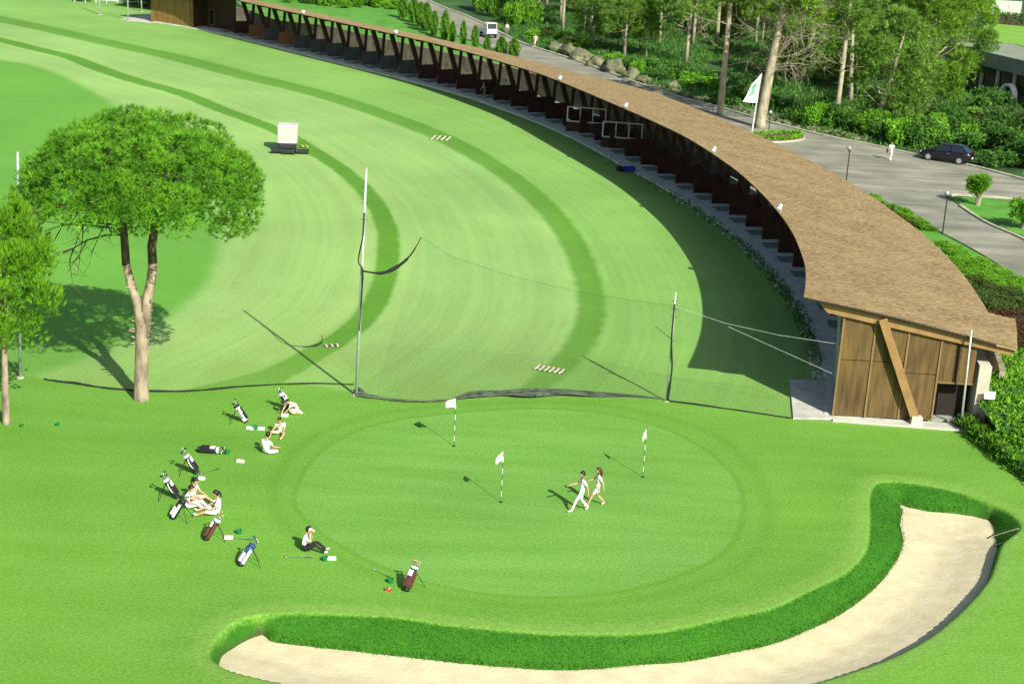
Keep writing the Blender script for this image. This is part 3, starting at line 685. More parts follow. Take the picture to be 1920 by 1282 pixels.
# black side net hanging at the open corner, with pale cords
sn = MB()
for k in range(11):
    a = 74.0 + k * 0.5
    sn.tube([(15.95 + (a - 73.4) * 0.16, a, 0.3), (15.9 + (a - 73.4) * 0.16, min(a + 1.6, 79.6), 5.0)], 0.007, 4)
    sn.tube([(15.95 + (a - 73.4) * 0.16, a, 5.0), (15.9 + (a - 73.4) * 0.16, min(a + 1.6, 79.6), 0.3)], 0.006, 4)
sn.build('side_net_cords', M['galv'], shelter, loc=-SO)

# ---- cabin closing the far end
def cabin():
    s0, s1 = 157.6, 166.5
    t = thing('wooden_cabin', 'small golden timber cabin at the far end of the range shelter', 'cabin', off(s0, 0.0))
    o = off(s0, 0.0); p, tt, n = base_at(162); T = Vector((tt[0], tt[1], 0)); Nn = Vector((n[0], n[1], 0)); Z = Vector((0, 0, 1))
    def P(a, d, z): return T * a + Nn * d + Z * z
    def slab(a0, a1, d0, d1, z0, z1, name, m):
        mb = MB(); mb.add([P(a0, d0, z0), P(a1, d0, z0), P(a1, d1, z0), P(a0, d1, z0), P(a0, d0, z1), P(a1, d0, z1), P(a1, d1, z1), P(a0, d1, z1)],
                          [(0, 3, 2, 1), (4, 5, 6, 7), (0, 1, 5, 4), (1, 2, 6, 5), (2, 3, 7, 6), (3, 0, 4, 7)]); return mb.build(name, m, t)
    for k in range(5): slab(1.2 + k * 1.55 + 0.03, 1.2 + (k + 1) * 1.55 - 0.03, -0.05, 0.05, 0.1, 4.9, 'wall_panel', mat('bright_golden_board', (0.21, 0.125, 0.028), 0.6, 0.25, 1.3, stretch=(3, 3, 0.3)) if k == 0 else bpy.data.materials['bright_golden_board'])  # cabin boards have their own brighter golden colour
    slab(-4.5, 1.1, 2.6, 2.7, 0.1, 4.7, 'side_wall', M['stain'])
    slab(1.1, 1.2, 0.0, 3.0, 0.1, 4.8, 'side_wall', M['stain'])
    for a in (1.2, 4.3, 7.4, 8.95): slab(a - 0.05, a + 0.05, -0.13, -0.06, 0.1, 4.9, 'batten', M['batten'])
    slab(1.2, 8.95, -0.13, -0.06, 3.35, 3.45, 'rail', M['batten'])
    w = slab(-0.6, 0.5, 2.5, 2.58, 0.3, 2.5, 'window', M['batten']); slab(-0.45, 0.35, 2.46, 2.49, 0.5, 2.35, 'pane', M['glass']).parent = w
    slab(0.8, 1.05, -0.1, 0.1, 0.1, 3.6, 'door_post', M['fascia'])
cabin()

# ---- floodlights on the tee-side eave
def floodlight(px, z, label):
    # find the place on the eave nearest the surveyed spot
    g_ = gp(px[0], px[1], z); best = min((abs(off(s, -1.9).x - g_.x) + abs(off(s, -1.9).y - g_.y), s) for s in np.arange(0, S1, 0.5))[1]
    c = off(best, -1.85, eave_z(best) + 0.06); p, t, n = base_at(best)
    o = thing('floodlight', label, 'floodlight', c, math.atan2(n[1], n[0]) + PI / 2, 'floodlights along the shelter eave')
    MB().tube([(0, 0, -0.03), (0, 0, 0.15), (0, 0.04, 0.22)], 0.03, 6).build('bracket', M['galv'], o)
    hd = MB().box((0, 0.1, 0.30), (0.36, 0.24, 0.30), (0.5, 0, 0), taper=0.8).build('housing', M['white_metal'], o)
    MB().box((0, 0.215, 0.24), (0.28, 0.03, 0.2), (0.5, 0, 0)).build('lens', M['lampglass'], hd)
for px, z, lb in (((1455, 398), 5.5, 'white floodlight on the eave nearest the end wall'), ((1335, 287), 5.6, 'white floodlight on the eave above the stepped tees'), ((1185, 203), 5.6, 'white floodlight on the eave above the white railings'),
                  ((1050, 152), 5.3, 'white floodlight on the eave where the pale roof begins to narrow'), ((757, 66), 5.1, 'white floodlight on the thin far roof below the cypress row'), ((610, 30), 5.1, 'white floodlight on the far roof edge left of the cypress row'), ((440, 2), 5.1, 'white floodlight on the roof edge closest to the wooden cabin')):
    floodlight(px, z, lb)

# ---- white railings of the viewing terrace
def railing(px0, w, label):
    g0 = gp(px0[0], px0[1], 0.0)
    o = thing('railing', label, 'railing', (g0.x, g0.y, 0.12), -0.15, 'white railings on the range terrace')
    MB().tube([(0, 0, 1.0), (0, 0, 2.35)], 0.07, 6).build('post', M['white_metal'], o); 
    for k in range(1, 4): MB().tube([(w * k / 3, 0, 1.0), (w * k / 3, 0, 2.35)], 0.05, 6).build('post', M['white_metal'], o)
    MB().tube([(0, 0, 2.35), (w, 0, 2.35)], 0.06, 6).build('top_rail', M['white_metal'], o); MB().tube([(0, 0, 1.0), (w * 1.25, 0, 1.0)], 0.07, 6).build('bottom_rail', M['white_metal'], o)
    MB().box((w * 0.6, 0.06, 0.5), (w * 1.25, 0.06, 0.96)).build('board', M['divider'], o)
railing((1062, 249), 3.6, 'white framed railing left of the terrace chairs'); railing((1128, 279), 3.5, 'white framed railing right of the terrace chairs')

# ================================================================ terrain behind the shelter
WLINE = [off(s, 8.25) for s in np.arange(S1 + 60, 8, -3.0)] if False else [off(s, 8.25) for s in np.arange(BLEN - 1, 6, -3.0)] + [off(3.0, 8.0), Vector((23.3, 75.2, 0)), Vector((22.65, 73.0, 0)), Vector((23.15, 70.0, 0)), Vector((23.9, 66.3, 0)), Vector((25.0, 62, 0)), Vector((27, 56, 0)), Vector((31, 46, 0)), Vector((38, 30, 0))]
def back_ground():
    n = len(WLINE); mb = MB(); rows = [0, 0.8, 2, 3.5, 5, 7, 10, 15, 25, 45, 90, 200, 500, 1200]
    for i, p in enumerate(WLINE):
        f = i / (n - 1); a = math.radians(np.interp(f, [0, 0.5, 0.8, 1], [82, 35, 6, -25])); d = Vector((math.cos(a), math.sin(a), 0))
        near = 1.0 if p.y < 76 else 0.0
        lift = np.interp(p.y, [40, 60, 70, 77], [0.4, 0.45, 0.55, GZ])
        for r in rows:
            z = lift + (GZ - lift) * min(1, max(0, r / 7.0)) ** 0.9
            z += 0.12 * mnoise.noise(p * 0.15 + d * r * 0.15) * min(1, r / 6) if r < 20 else 0
            if p.y > 82: z = min(z, GZ - 0.02) if r < 20 else GZ - 0.02
            if p.y > 82: z = GZ - 0.02
            q = p + d * r; mb.v.append((q.x, q.y, z))
    m = len(rows)
    for i in range(n - 1):
        for k in range(m - 1):
            a = i * m + k; mb.f.append((a, a + 1, a + m + 1, a + m)); mb.m.append(0)
    mt = mat('woodland_floor', (0.018, 0.058, 0.008), 0.95, 0.5, 0.25, bump=0.5, bscale=2.5, col2=(0.040, 0.125, 0.014))
    tag(mb.build('bank_ground', mt, None, True), kind='structure')
back_ground()
def sheet(name, pts, z, m, kind='structure', thick=0.0):
    mb = MB()
    if thick: mb.prism([(p[0], p[1]) for p in pts], z - thick, z)
    else: mb.add([(p[0], p[1], z) for p in pts], [tuple(range(len(pts)))])
    me = mb.mesh(name, m)
    bm = bmesh.new(); bm.from_mesh(me); bmesh.ops.triangulate(bm, faces=bm.faces[:]); bm.to_mesh(me); bm.free()
    o = link(name, me); o['kind'] = kind; return o
ROAD_UP = W([(690, -55), (745, -30), (790, -5), (828, 13), (868, 28), (908, 46), (975, 80), (1076, 113), (1142, 137), (1210, 162), (1277, 184), (1347, 202), (1448, 231), (1548, 256), (1615, 269), (1726, 293), (1817, 311), (1917, 337), (2000, 362), (2100, 400)], GZ)
ROAD_IN = W([(2100, 455), (2010, 402), (1920, 377), (1880, 372), (1823, 368), (1790, 366), (1778, 371)], GZ)
ROAD_LO = W([(1800, 387), (1850, 419), (1920, 450), (2010, 500), (2080, 560), (2010, 590), (1950, 548), (1900, 514), (1833, 472), (1766, 436), (1733, 419), (1682, 390), (1615, 360), (1550, 322)], GZ)
ROAD_BK = W([(1480, 296), (1400, 262), (1330, 235), (1240, 200), (1150, 168), (1080, 146), (1000, 121), (940, 98), (880, 75), (820, 52), (770, 25), (720, -2), (660, -40)], GZ)
ru, ri, rl, rb = catmull(ROAD_UP, 4), catmull(ROAD_IN, 4), catmull(ROAD_LO, 4), catmull(ROAD_BK, 4)
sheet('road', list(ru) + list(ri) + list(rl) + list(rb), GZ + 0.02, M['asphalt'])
def kerb(line, w, h, name='kerb', label=None):
    mb = MB(); L_ = [Vector((p[0], p[1], 0)) for p in line]
    for i, p in enumerate(L_):
        d = (L_[min(i + 1, len(L_) - 1)] - L_[max(i - 1, 0)]).normalized(); nn = Vector((-d.y, d.x, 0)) * w / 2
        for q, z in ((p - nn, GZ - 0.05), (p - nn, GZ + h), (p + nn, GZ + h), (p + nn, GZ - 0.05)): mb.v.append((q.x, q.y, z))
    for i in range(len(L_) - 1):
        for k in range(4): mb.f.append((i * 4 + k, i * 4 + (k + 1) % 4, i * 4 + 4 + (k + 1) % 4, i * 4 + 4 + k)); mb.m.append(0)
    o = mb.build(name, M['kerb']); o['kind'] = 'structure'; return o
kerb(ru, 0.35, 0.14); kerb(ri, 0.25, 0.14); kerb(rl[:22], 0.25, 0.14)
M['lawn_back'] = mat('back_lawn', (0.060, 0.235, 0.014), 0.9, 0.2, 0.6, bump=0.2, bscale=10, col2=(0.095, 0.29, 0.026))
M['lawn_pale'] = mat('far_pale_lawn', (0.15, 0.33, 0.03), 0.9, 0.15, 0.4)  # paler, yellower green than the other back lawns
sheet('island_lawn', list(ri[::-1]) [0:0] + list(catmull(W([(1784, 374), (1823, 371), (1880, 376), (1920, 382), (2010, 408), (2100, 460), (2080, 550), (2012, 496), (1922, 446), (1852, 416), (1802, 385)], GZ), 3, True)), GZ + 0.06, M['lawn_back'])
# strip of lawn between the shelter roof and the road
sheet('verge_lawn', catmull(W([(1560, 330), (1615, 362), (1682, 392), (1733, 422), (1766, 440), (1833, 475), (1900, 517), (1952, 552), (2010, 600), (1960, 640), (1880, 600), (1800, 540), (1740, 470), (1660, 410), (1590, 360)], GZ), 3, True), GZ + 0.012, M['lawn_back'])
# lawn behind the far end of the shelter
sheet('terrace_lawn', catmull([off(100, 9.0), off(110, 8.6), off(125, 8.6), off(140, 8.6), off(158, 8.6)] + W([(350, -90), (500, -60), (650, -35), (730, 5), (780, 35), (830, 60), (890, 82)], GZ), 3, True), GZ + 0.008, M['lawn_back'])
sheet('villa_lawn', catmull(W([(1858, 38), (1990, 60), (2000, 110), (1860, 88)], GZ), 3, True), GZ + 0.02, M['lawn_pale'])

# far left: path, white rail and pale ground beside the cabin
M['path'] = mat('pale_path', (0.42, 0.42, 0.32), 0.9, 0.2, 0.8)
sheet('far_path', catmull(W([(225, 36), (262, 30), (292, 26), (300, 34), (290, 44), (262, 42), (238, 40)], 0), 3, True), 0.012, M['path'])

# ================================================================ vegetation
def tri_mesh(name, V, mats, mi=None):
    n = len(V); me = bpy.data.meshes.new(name); me.vertices.add(3 * n); me.vertices.foreach_set('co', np.ascontiguousarray(V, np.float32).ravel())
    me.loops.add(3 * n); me.loops.foreach_set('vertex_index', np.arange(3 * n, dtype=np.int32))
    me.polygons.add(n); me.polygons.foreach_set('loop_start', np.arange(0, 3 * n, 3, dtype=np.int32)); me.update()
    for m in (mats if isinstance(mats, (list, tuple)) else [mats]): me.materials.append(m)
    if mi is not None: me.polygons.foreach_set('material_index', np.ascontiguousarray(mi, np.int32))
    return me
def unit(v): return v / np.maximum(1e-9, np.linalg.norm(v, axis=-1, keepdims=True))
def tufts(cen, dirs, size, k, width, spread=0.9, rs=None):
    """k pointed leaves radiating from every centre, biased along dirs -> (n*k,3,3)"""
    rs = rs or np.random
    n = len(cen); d = unit(dirs[:, None, :] + rs.normal(0, spread, (n, k, 3)))
    L = (np.asarray(size) * np.ones(n))[:, None] * rs.uniform(0.7, 1.25, (n, k))
    sd = unit(np.cross(d, rs.normal(0, 1, (n, k, 3)))) * (width * L)[..., None]
    c = np.repeat(cen[:, None, :], k, 1) + rs.normal(0, 0.12, (n, k, 3)) * L[..., None]
    V = np.stack([c - sd, c + sd, c + d * L[..., None]], 2)
    return V.reshape(-1, 3, 3)
def leaves(cen, size, aspect, rs, nrm=None, tilt=0.8):
    """single diamond leaves as two triangles each"""
    n = len(cen); d = unit(rs.normal(0, 1, (n, 3)) + (nrm * 0.6 if nrm is not None else 0)); s = unit(np.cross(d, rs.normal(0, 1, (n, 3))))
    L = size * rs.uniform(0.7, 1.3, n)[:, None]
    a, b = cen - d * L, cen + d * L; l, r = cen - s * L * aspect, cen + s * L * aspect
    return np.concatenate([np.stack([a, l, b], 1), np.stack([a, b, r], 1)])
def lobes_to_tufts(lobes, per, rs, up=0.35, skin=0.3):
    """points and outward directions over the skin of a set of lobes (x,y,z,rx,rz)"""
    C_, D_ = [], []
    for (x, y, z, rx, rz) in lobes:
        n = int(per * rx * rx); d = unit(rs.normal(0, 1, (n, 3)) + np.array([0, 0, up])); r = rs.uniform(skin, 1.0, (n, 1)) ** 0.5
        C_.append(np.array([x, y, z]) + d * r * np.array([rx, rx, rz])); D_.append(d + np.array([0, 0, 0.45]))
    return np.concatenate(C_), np.concatenate(D_)
def branchy(mb, p, d, L, r, depth, rs, mi=0, up=0.08, n=5, seg=4, kids=3, wob=0.25):
    pts = [Vector(p)]; dd = Vector(d).normalized()
    for i in range(seg):
        dd = (dd + Vector(rs.normal(0, wob, 3)) * 0.5 + Vector((0, 0, up))).normalized(); pts.append(pts[-1] + dd * L / seg)
    mb.tube(pts, list(np.linspace(r, r * 0.35, seg + 1)), n, mi, cap=False)
    if depth > 0:
        for k in range(kids):
            i = 1 + int(rs.randint(0, seg)); side = Vector(rs.normal(0, 1, 3)); side = (side - dd * side.dot(dd)).normalized()
            branchy(mb, pts[i], dd * 0.6 + side, L * rs.uniform(0.4, 0.65), r * 0.5, depth - 1, rs, mi, up, max(3, n - 1), 3, kids, wob)
    return pts

# ---- the big stone pine on the lawn
def stone_pine():
    rs = np.random.RandomState(11); b = gp(265, 748)
    t = thing('stone_pine', 'large stone pine with wide dome crown and forked grey trunk', 'tree', b)
    lower = MB(); dark = MB()
    fork = Vector((0.12, 0.1, 3.55))
    lower.tube([(0, 0, -0.2), (0.0, 0, 0.15), (0.0, 0, 0.9), (0.05, 0.05, 2.2), (0.08, 0.08, 3.2), fork, (0.13, 0.1, 4.3)], [0.43, 0.37, 0.33, 0.315, 0.33, 0.32, 0.2], 14)
    tr = lower
    L1 = [fork + Vector((-0.12, 0, -0.6)), Vector((-0.12, 0.1, 4.6)), Vector((-0.42, 0.1, 5.6)), Vector((-0.62, 0.1, 6.5))]
    L2 = [fork + Vector((0.10, 0, -0.5)), Vector((0.32, 0.1, 4.8)), Vector((0.52, 0.15, 5.8)), Vector((0.58, 0.2, 6.6))]
    tr.tube(L1, [0.24, 0.225, 0.205, 0.19], 10); tr.tube(L2, [0.26, 0.245, 0.225, 0.21], 10)
    for k in range(16):   # stubs of lopped branches
        z = rs.uniform(2.6, 6.4); sgn = rs.choice([-1, 1]); x = (-0.1 - 0.10 * max(0, z - 4.5) - 0.22 if sgn < 0 else 0.25 + 0.12 * max(0, z - 4.5) + 0.2)
        tr.tube([(x * 0.7, 0, z), (x + sgn * rs.uniform(0.08, 0.22), rs.uniform(-0.2, 0.0), z + rs.uniform(-0.02, 0.14))], [0.05, 0.025], 5)
    tr.build('trunk', M['bark'], t, True)
    st = MB()
    st.tube([L1[-1] - Vector((0, 0, 0.02)), Vector((-0.66, 0.1, 7.4)), Vector((-0.75, 0.2, 8.6)), Vector((-1.3, 0.4, 10.4)), Vector((-1.5, 0.5, 12))], [0.192, 0.185, 0.17, 0.12, 0.05], 9)
    st.tube([L2[-1] - Vector((0, 0, 0.02)), Vector((0.55, 0.2, 7.4)), Vector((0.75, 0.2, 8.6)), Vector((1.2, 0.2, 10.4)), Vector((1.5, 0.5, 12.4))], [0.212, 0.205, 0.185, 0.13, 0.05], 9)
    st.build('shaded_upper_stem', M['bark_dark'], t, True)  # shade under the crown is put into the darker bark colour here
    lim = MB()
    for k in range(20):
        a = 2 * PI * k / 20 + rs.uniform(-0.2, 0.2); el = rs.uniform(0.15, 0.8); s0 = Vector((rs.choice([-0.7, 0.7]), 0.2, rs.uniform(8.6, 9.8)))
        branchy(lim, s0, (math.cos(a), math.sin(a), el * 0.7), rs.uniform(2.6, 3.6), 0.10, 1, rs, up=0.02, kids=3)
    for dy in (0, -0.5, 0.4):
        branchy(lim, Vector((-0.7, 0.1, 8.1 + dy * 0.4)), (-1, -0.25 + dy, 0.12), 3.6, 0.055, 2, rs, up=-0.01, kids=4, wob=0.3)
    lim.build('limbs', M['bark_dark'], t, True)
    lobes = []
    # dome: flat underside, domed top; a dense shell of clumps with gaps
    N = 125
    for k in range(N):
        f = (k + 0.5) / N; zc = 1 - f * 1.18; a = k * 2.399963 + rs.uniform(-0.2, 0.2)
        rad = math.sqrt(max(0, 1 - max(zc, -0.1) ** 2)); 
        x = 0.15 + 4.75 * rad * math.cos(a); y = 0.2 + 4.5 * rad * math.sin(a); z = 9.75 + 3.05 * max(zc, -0.16) + rs.uniform(-0.35, 0.3)
        z -= 0.035 * max(0, abs(x) - 3.5) ** 2
        lobes.append((x, y, z, rs.uniform(0.6, 1.05), rs.uniform(0.5, 0.8)))
    for k in range(30):
        a = rs.uniform(0, 2 * PI); r = rs.uniform(0, 4.0)
        lobes.append((r * math.cos(a), r * math.sin(a), rs.uniform(9.6, 11.2), rs.uniform(0.7, 1.0), 0.6))
    for x, z in ((-0.6, 7.7), (0.8, 7.6), (1.6, 7.9), (0.1, 8.0), (2.4, 8.0)): lobes.append((x, -1.4 + rs.uniform(-0.6, 0.6), z + 1.25, 0.8, 0.5))
    for x, z in ((4.7, 8.0), (4.1, 7.9), (-5.0, 8.8), (-4.7, 8.1), (5.0, 8.5)): lobes.append((x, -0.6 + rs.uniform(-0.8, 0.8), z + 0.75, 0.7, 0.55))
    cc, dd = lobes_to_tufts(lobes, 135, rs, 0.35, 0.6)
    V = tufts(cc, dd, 0.22, 11, 0.07, 0.7, rs)
    link('crown', tri_mesh('crown', V, M['pine']), t)
stone_pine()

def young_pine():
    rs = np.random.RandomState(5); b = gp(12, 794)
    t = thing('young_pine', 'bright bushy young pine at the left edge beside a steel pole', 'tree', b)
    mb = MB(); mb.tube([(0, 0, -0.1), (0, 0, 0.2), (0.02, 0, 2.0), (0.08, 0.05, 4.2), (0.15, 0.1, 6.5), (0.1, 0.1, 9.0)], [0.22, 0.17, 0.15, 0.13, 0.09, 0.03], 9)
    for k in range(14):
        a = rs.uniform(0, 2 * PI); branchy(mb, Vector((0.08, 0.05, rs.uniform(4.0, 7.5))), (math.cos(a), math.sin(a), 0.8), 2.0, 0.04, 1, rs, kids=2)
    mb.build('trunk', M['bark'], t, True)
    lobes = []
    for k in range(70):
        h = rs.uniform(0, 1); a = k * 2.4; rad = 2.3 * math.sin(PI * (0.16 + 0.80 * h)) ** 0.7 * rs.uniform(0.6, 1.0)
        lobes.append((0.1 + rad * math.cos(a), rad * math.sin(a), 4.3 + 5.3 * h, rs.uniform(0.55, 0.85), rs.uniform(0.6, 0.9)))
    cc, dd = lobes_to_tufts(lobes, 130, rs, 0.5); dd[:, 2] += 0.9
    V = tufts(cc, dd, 0.27, 9, 0.08, 0.5, rs)
    link('crown', tri_mesh('crown', V, M['pine_young']), t)
young_pine()

# ---- woodland pine kinds (built once, copied)
def wood_tree_meshes(kind, seed):
    rs = np.random.RandomState(seed); mb = MB(); lobes = []
    if kind == 'tall':
        H, r0, c0 = 17.0, 0.26, 9.5
        mb.tube([(0, 0, -0.2), (0.05, 0, 3), (0.1, 0.05, 7), (-0.05, 0.1, 11), (0, 0, 16)], [r0 * 1.25, r0, r0 * 0.9, r0 * 0.7, 0.04], 8)
        for k in range(46):
            h = rs.uniform(0, 1); a = k * 2.4; rad = 3.4 * math.sin(PI * (0.12 + 0.84 * h)) * rs.uniform(0.5, 1.0); lobes.append((rad * math.cos(a), rad * math.sin(a), c0 + 7.2 * h, rs.uniform(0.8, 1.35), rs.uniform(0.6, 0.9)))
        for k in range(10):
            a = rs.uniform(0, 2 * PI); branchy(mb, Vector((0, 0, rs.uniform(5, 10))), (math.cos(a), math.sin(a), 0.15), rs.uniform(1.8, 3.2), 0.05, 1, rs, kids=3)
    elif kind == 'mid':
        H, r0, c0 = 10.5, 0.20, 3.6
        mb.tube([(0, 0, -0.2), (0.05, 0, 2), (0.1, 0.05, 5), (0, 0.1, 9.5)], [r0 * 1.2, r0, r0 * 0.7, 0.03], 8)
        for k in range(56):
            h = rs.uniform(0, 1); a = k * 2.4; rad = 3.1 * (1 - h) ** 0.6 * rs.uniform(0.55, 1.0) + 0.2; lobes.append((rad * math.cos(a), rad * math.sin(a), c0 + 7 * h, rs.uniform(0.65, 1.1), rs.uniform(0.5, 0.8)))
        for k in range(8):
            a = rs.uniform(0, 2 * PI); branchy(mb, Vector((0, 0, rs.uniform(2.5, 6))), (math.cos(a), math.sin(a), 0.3), 2.6, 0.05, 1, rs, kids=2)
    elif kind == 'broad':
        H, r0, c0 = 9.0, 0.24, 1.2
        mb.tube([(0, 0, -0.2), (0.15, 0, 2), (0.4, 0.1, 4.5), (0.5, 0.1, 8)], [r0 * 1.2, r0, r0 * 0.7, 0.04], 8)
        for k in range(72):
            h = rs.uniform(0, 1); a = k * 2.4; rad = 3.7 * math.sin(PI * (0.2 + 0.72 * h)) * rs.uniform(0.55, 1.0); lobes.append((0.3 + rad * math.cos(a), rad * math.sin(a), c0 + 8.0 * h, rs.uniform(0.7, 1.2), rs.uniform(0.6, 0.9)))
        for k in range(8):
            a = rs.uniform(0, 2 * PI); branchy(mb, Vector((0.2, 0, rs.uniform(1.5, 5))), (math.cos(a), math.sin(a), 0.4), 3.0, 0.06, 1, rs, kids=2)
    cc, dd = lobes_to_tufts(lobes, 52, rs, 0.35, 0.5)
    V = tufts(cc, dd, 0.36, 8, 0.10, 0.75, rs)
    return mb.mesh('trunk', M['bark_pale'], True), V
WT = {}
for kind, seed, lm in (('tall', 1, 'wood_pine'), ('tall', 2, 'wood_pine'), ('mid', 3, 'wood_pine'), ('mid', 4, 'wood_pine_bright'), ('broad', 5, 'wood_pine'), ('broad', 6, 'wood_pine_bright')):
    tm, V = wood_tree_meshes(kind, seed); WT.setdefault(kind, []).append((tm, tri_mesh('crown', V, M[lm])))
def wood_tree(kind, var, loc, sc, rz, label, group=None, lean=None, name='pine_tree'):
    tm, cm = WT[kind][var]
    t = thing(name, label, 'tree', loc, rz, group); t.scale = (sc, sc, sc)
    if lean: t.rotation_euler = (lean[1], lean[0], rz)
    link('trunk', tm, t); link('crown', cm, t); return t
G = lambda x, y: gp(x, y, GZ)
wood_tree('tall', 0, G(1565, 238), 0.95, 1.0, 'slim straight pine trunk standing alone between the bare tree and the bushes', lean=(0.05, 0))
wood_tree('tall', 1, G(1594, 198), 0.9, 2.0, 'thin leaning pine trunk deep in the dark gap of the wood', lean=(0.12, 0))
wood_tree('broad', 0, G(1640, 238), 1.15, 0.3, 'broad pale green pine leaning over the road behind the walker', lean=(0.16, 0.0))
wood_tree('broad', 1, G(1735, 205), 1.25, 1.7, 'bright green broad pine behind the black car')
wood_tree('mid', 1, G(1806, 128), 1.1, 0.9, 'bright conical pine in front of the villa roof')
wood_tree('mid', 0, G(1838, 172), 0.62, 2.9, 'small dark conifer against the villa wall')
wood_tree('mid', 0, G(1170, 106), 0.95, 0.5, 'single pine with a bare straight stem above the boulders')
wood_tree('mid', 1, G(1212, 110), 0.62, 1.9, 'short pine with a slanting stem beside the boulders', lean=(0.22, 0))
wood_tree('tall', 0, G(1094, 60), 0.85, 2.2, 'left pine of the pair of pale trunks above the road bend')
wood_tree('tall', 1, G(1104, 64), 0.85, 0.2, 'right leaning pine of the pair of pale trunks above the road bend', lean=(0.08, 0))
wood_tree('tall', 0, G(1055, 58), 0.8, 4.0, 'pale pine trunk left of the trunk pair above the road bend')
wood_tree('broad', 1, G(1500, 150), 1.0, 3.3, 'bright green pine crown behind the bare branched tree')
wood_tree('mid', 0, G(1286, 120), 1.15, 5.0, 'dark pine left of the bare limbed trunk')
wood_tree('mid', 1, G(1236, 84), 1.1, 2.4, 'fresh green pine above the end of the boulder row')
rs = np.random.RandomState(21); placed = []
up = [Vector((p[0], p[1], 0)) for p in ru]
k = 0
while k < 95:
    x, y = rs.uniform(985, 1800), rs.uniform(-45, 165)
    g_ = G(x, y); dmin = min((g_ - Vector((q.x, q.y, GZ))).length for q in up)
    if dmin < 8.0 or any((g_ - q).length < 2.9 for q in placed): continue
    if 1750 < x and y > 20: continue
    if y > 95 and x < 1460: continue
    if g_.x < 12 and g_.y < 196: continue
    placed.append(g_); k += 1
    kd = rs.choice(['tall', 'mid', 'mid', 'broad', 'broad'])
    wood_tree(kd, rs.randint(0, 2), g_, rs.uniform(0.75, 1.1), rs.uniform(0, 6.28), 'one of the dense pines filling the wood behind the road', 'pines of the wood behind the road')

# ---- two old trees with bare limbs in front of the wood
def bare_tree(px, H, r0, lean, label, seed, crown=True):
    rs = np.random.RandomState(seed); b = G(*px)
    t = thing('bare_limbed_pine', label, 'tree', b)
    mb = MB(); pts = [Vector((lean * max(0, z / H) ** 1.2 * H, 0, z)) for z in (-0.2, 0.5, H * 0.25, H * 0.5, H * 0.75, H)]
    mb.tube(pts, [r0 * 1.25, r0 * 1.05, r0, r0 * 0.85, r0 * 0.65, r0 * 0.2], 10); mb.build('trunk', M['bark_pale'], t, True)
    lb = MB()
    for k in range(22 if crown else 13):
        z = rs.uniform(H * (0.34 if crown else 0.32), H * 0.86); a = rs.choice([0, PI]) + rs.normal(0, 0.7)
        if crown and rs.rand() < 0.75: a = rs.normal(0, 0.8)
        branchy(lb, Vector((lean * (z / H) ** 1.2 * H, 0, z)), (math.cos(a), math.sin(a), rs.uniform(-0.1, 0.75) if crown else rs.uniform(-0.15, 0.45)), rs.uniform(2.6, 5.2), 0.045, 2, rs, up=0.01, kids=5 if crown else 4, wob=0.3, n=5)
    lb.build('bare_limbs', M['bark_pale'], t, True)
    lobes = []
    for k in range(22):
        a = rs.uniform(0, 2 * PI); r = rs.uniform(0.5, 4.2); lobes.append((lean * H + (2.0 if crown else 0) + r * math.cos(a), r * math.sin(a), H * rs.uniform(0.74, 1.02), rs.uniform(0.8, 1.3), 0.8))
    cc, dd = lobes_to_tufts(lobes, 50, rs); link('crown', tri_mesh('crown', tufts(cc, dd, 0.42, 7, 0.14, 0.8, rs), M['wood_pine_bright' if crown else 'wood_pine']), t)
bare_tree((1350, 216), 14.0, 0.30, 0.0, 'tall straight pine with long dead side limbs left of the flag', 31, False)
bare_tree((1424, 240), 13.5, 0.46, 0.10, 'thick leaning tree with many bare twigs right of the flag', 32, True)

# ---- shrubs
def shrub_mesh(seed, lm, n=900, size=0.16, nl=9):
    rs = np.random.RandomState(seed); C_ = []; D_ = []
    for k in range(nl):
        a = rs.uniform(0, 2 * PI); r = rs.uniform(0, 0.62); c = np.array([r * math.cos(a), r * math.sin(a), rs.uniform(0.32, 0.75)]); rr = rs.uniform(0.28, 0.45)
        d = unit(rs.normal(0, 1, (n // nl, 3)) + np.array([0, 0, 0.3])); C_.append(c + d * rr * rs.uniform(0.6, 1.0, (n // nl, 1))); D_.append(d)
    cc = np.concatenate(C_); dd = np.concatenate(D_); cc[:, 2] = np.maximum(cc[:, 2], 0.03)
    return tri_mesh('foliage', np.concatenate([leaves(cc, size * 0.62, 0.5, rs, dd), tufts(cc[::3], dd[::3], size, 3, 0.16, 0.6, rs)]), M[lm])
stem_mb = MB()
for a in range(5): stem_mb.tube([(0, 0, -0.05), (0.12 * math.cos(a * 1.26), 0.12 * math.sin(a * 1.26), 0.3), (0.32 * math.cos(a * 1.26), 0.32 * math.sin(a * 1.26), 0.62)], [0.03, 0.02, 0.01], 4)
stem_me = stem_mb.mesh('stems', M['bark_dark'])
SH = {'green': [shrub_mesh(41, 'shrub'), shrub_mesh(42, 'shrub')], 'bright': [shrub_mesh(43, 'shrub_bright'), shrub_mesh(44, 'shrub_bright')], 'red': [shrub_mesh(45, 'shrub_red')], 'olive': [shrub_mesh(46, 'shrub_olive'), shrub_mesh(47, 'shrub_olive')]}
def shrub(kind, loc, w, h, label, group=None, rz=None):
    t = thing('shrub', label, 'shrub', loc, random.uniform(0, 6.28) if rz is None else rz, group); t.scale = (w, w, h)
    link('foliage', random.choice(SH[kind]), t); link('stems', stem_me, t); return t
rs = np.random.RandomState(77)
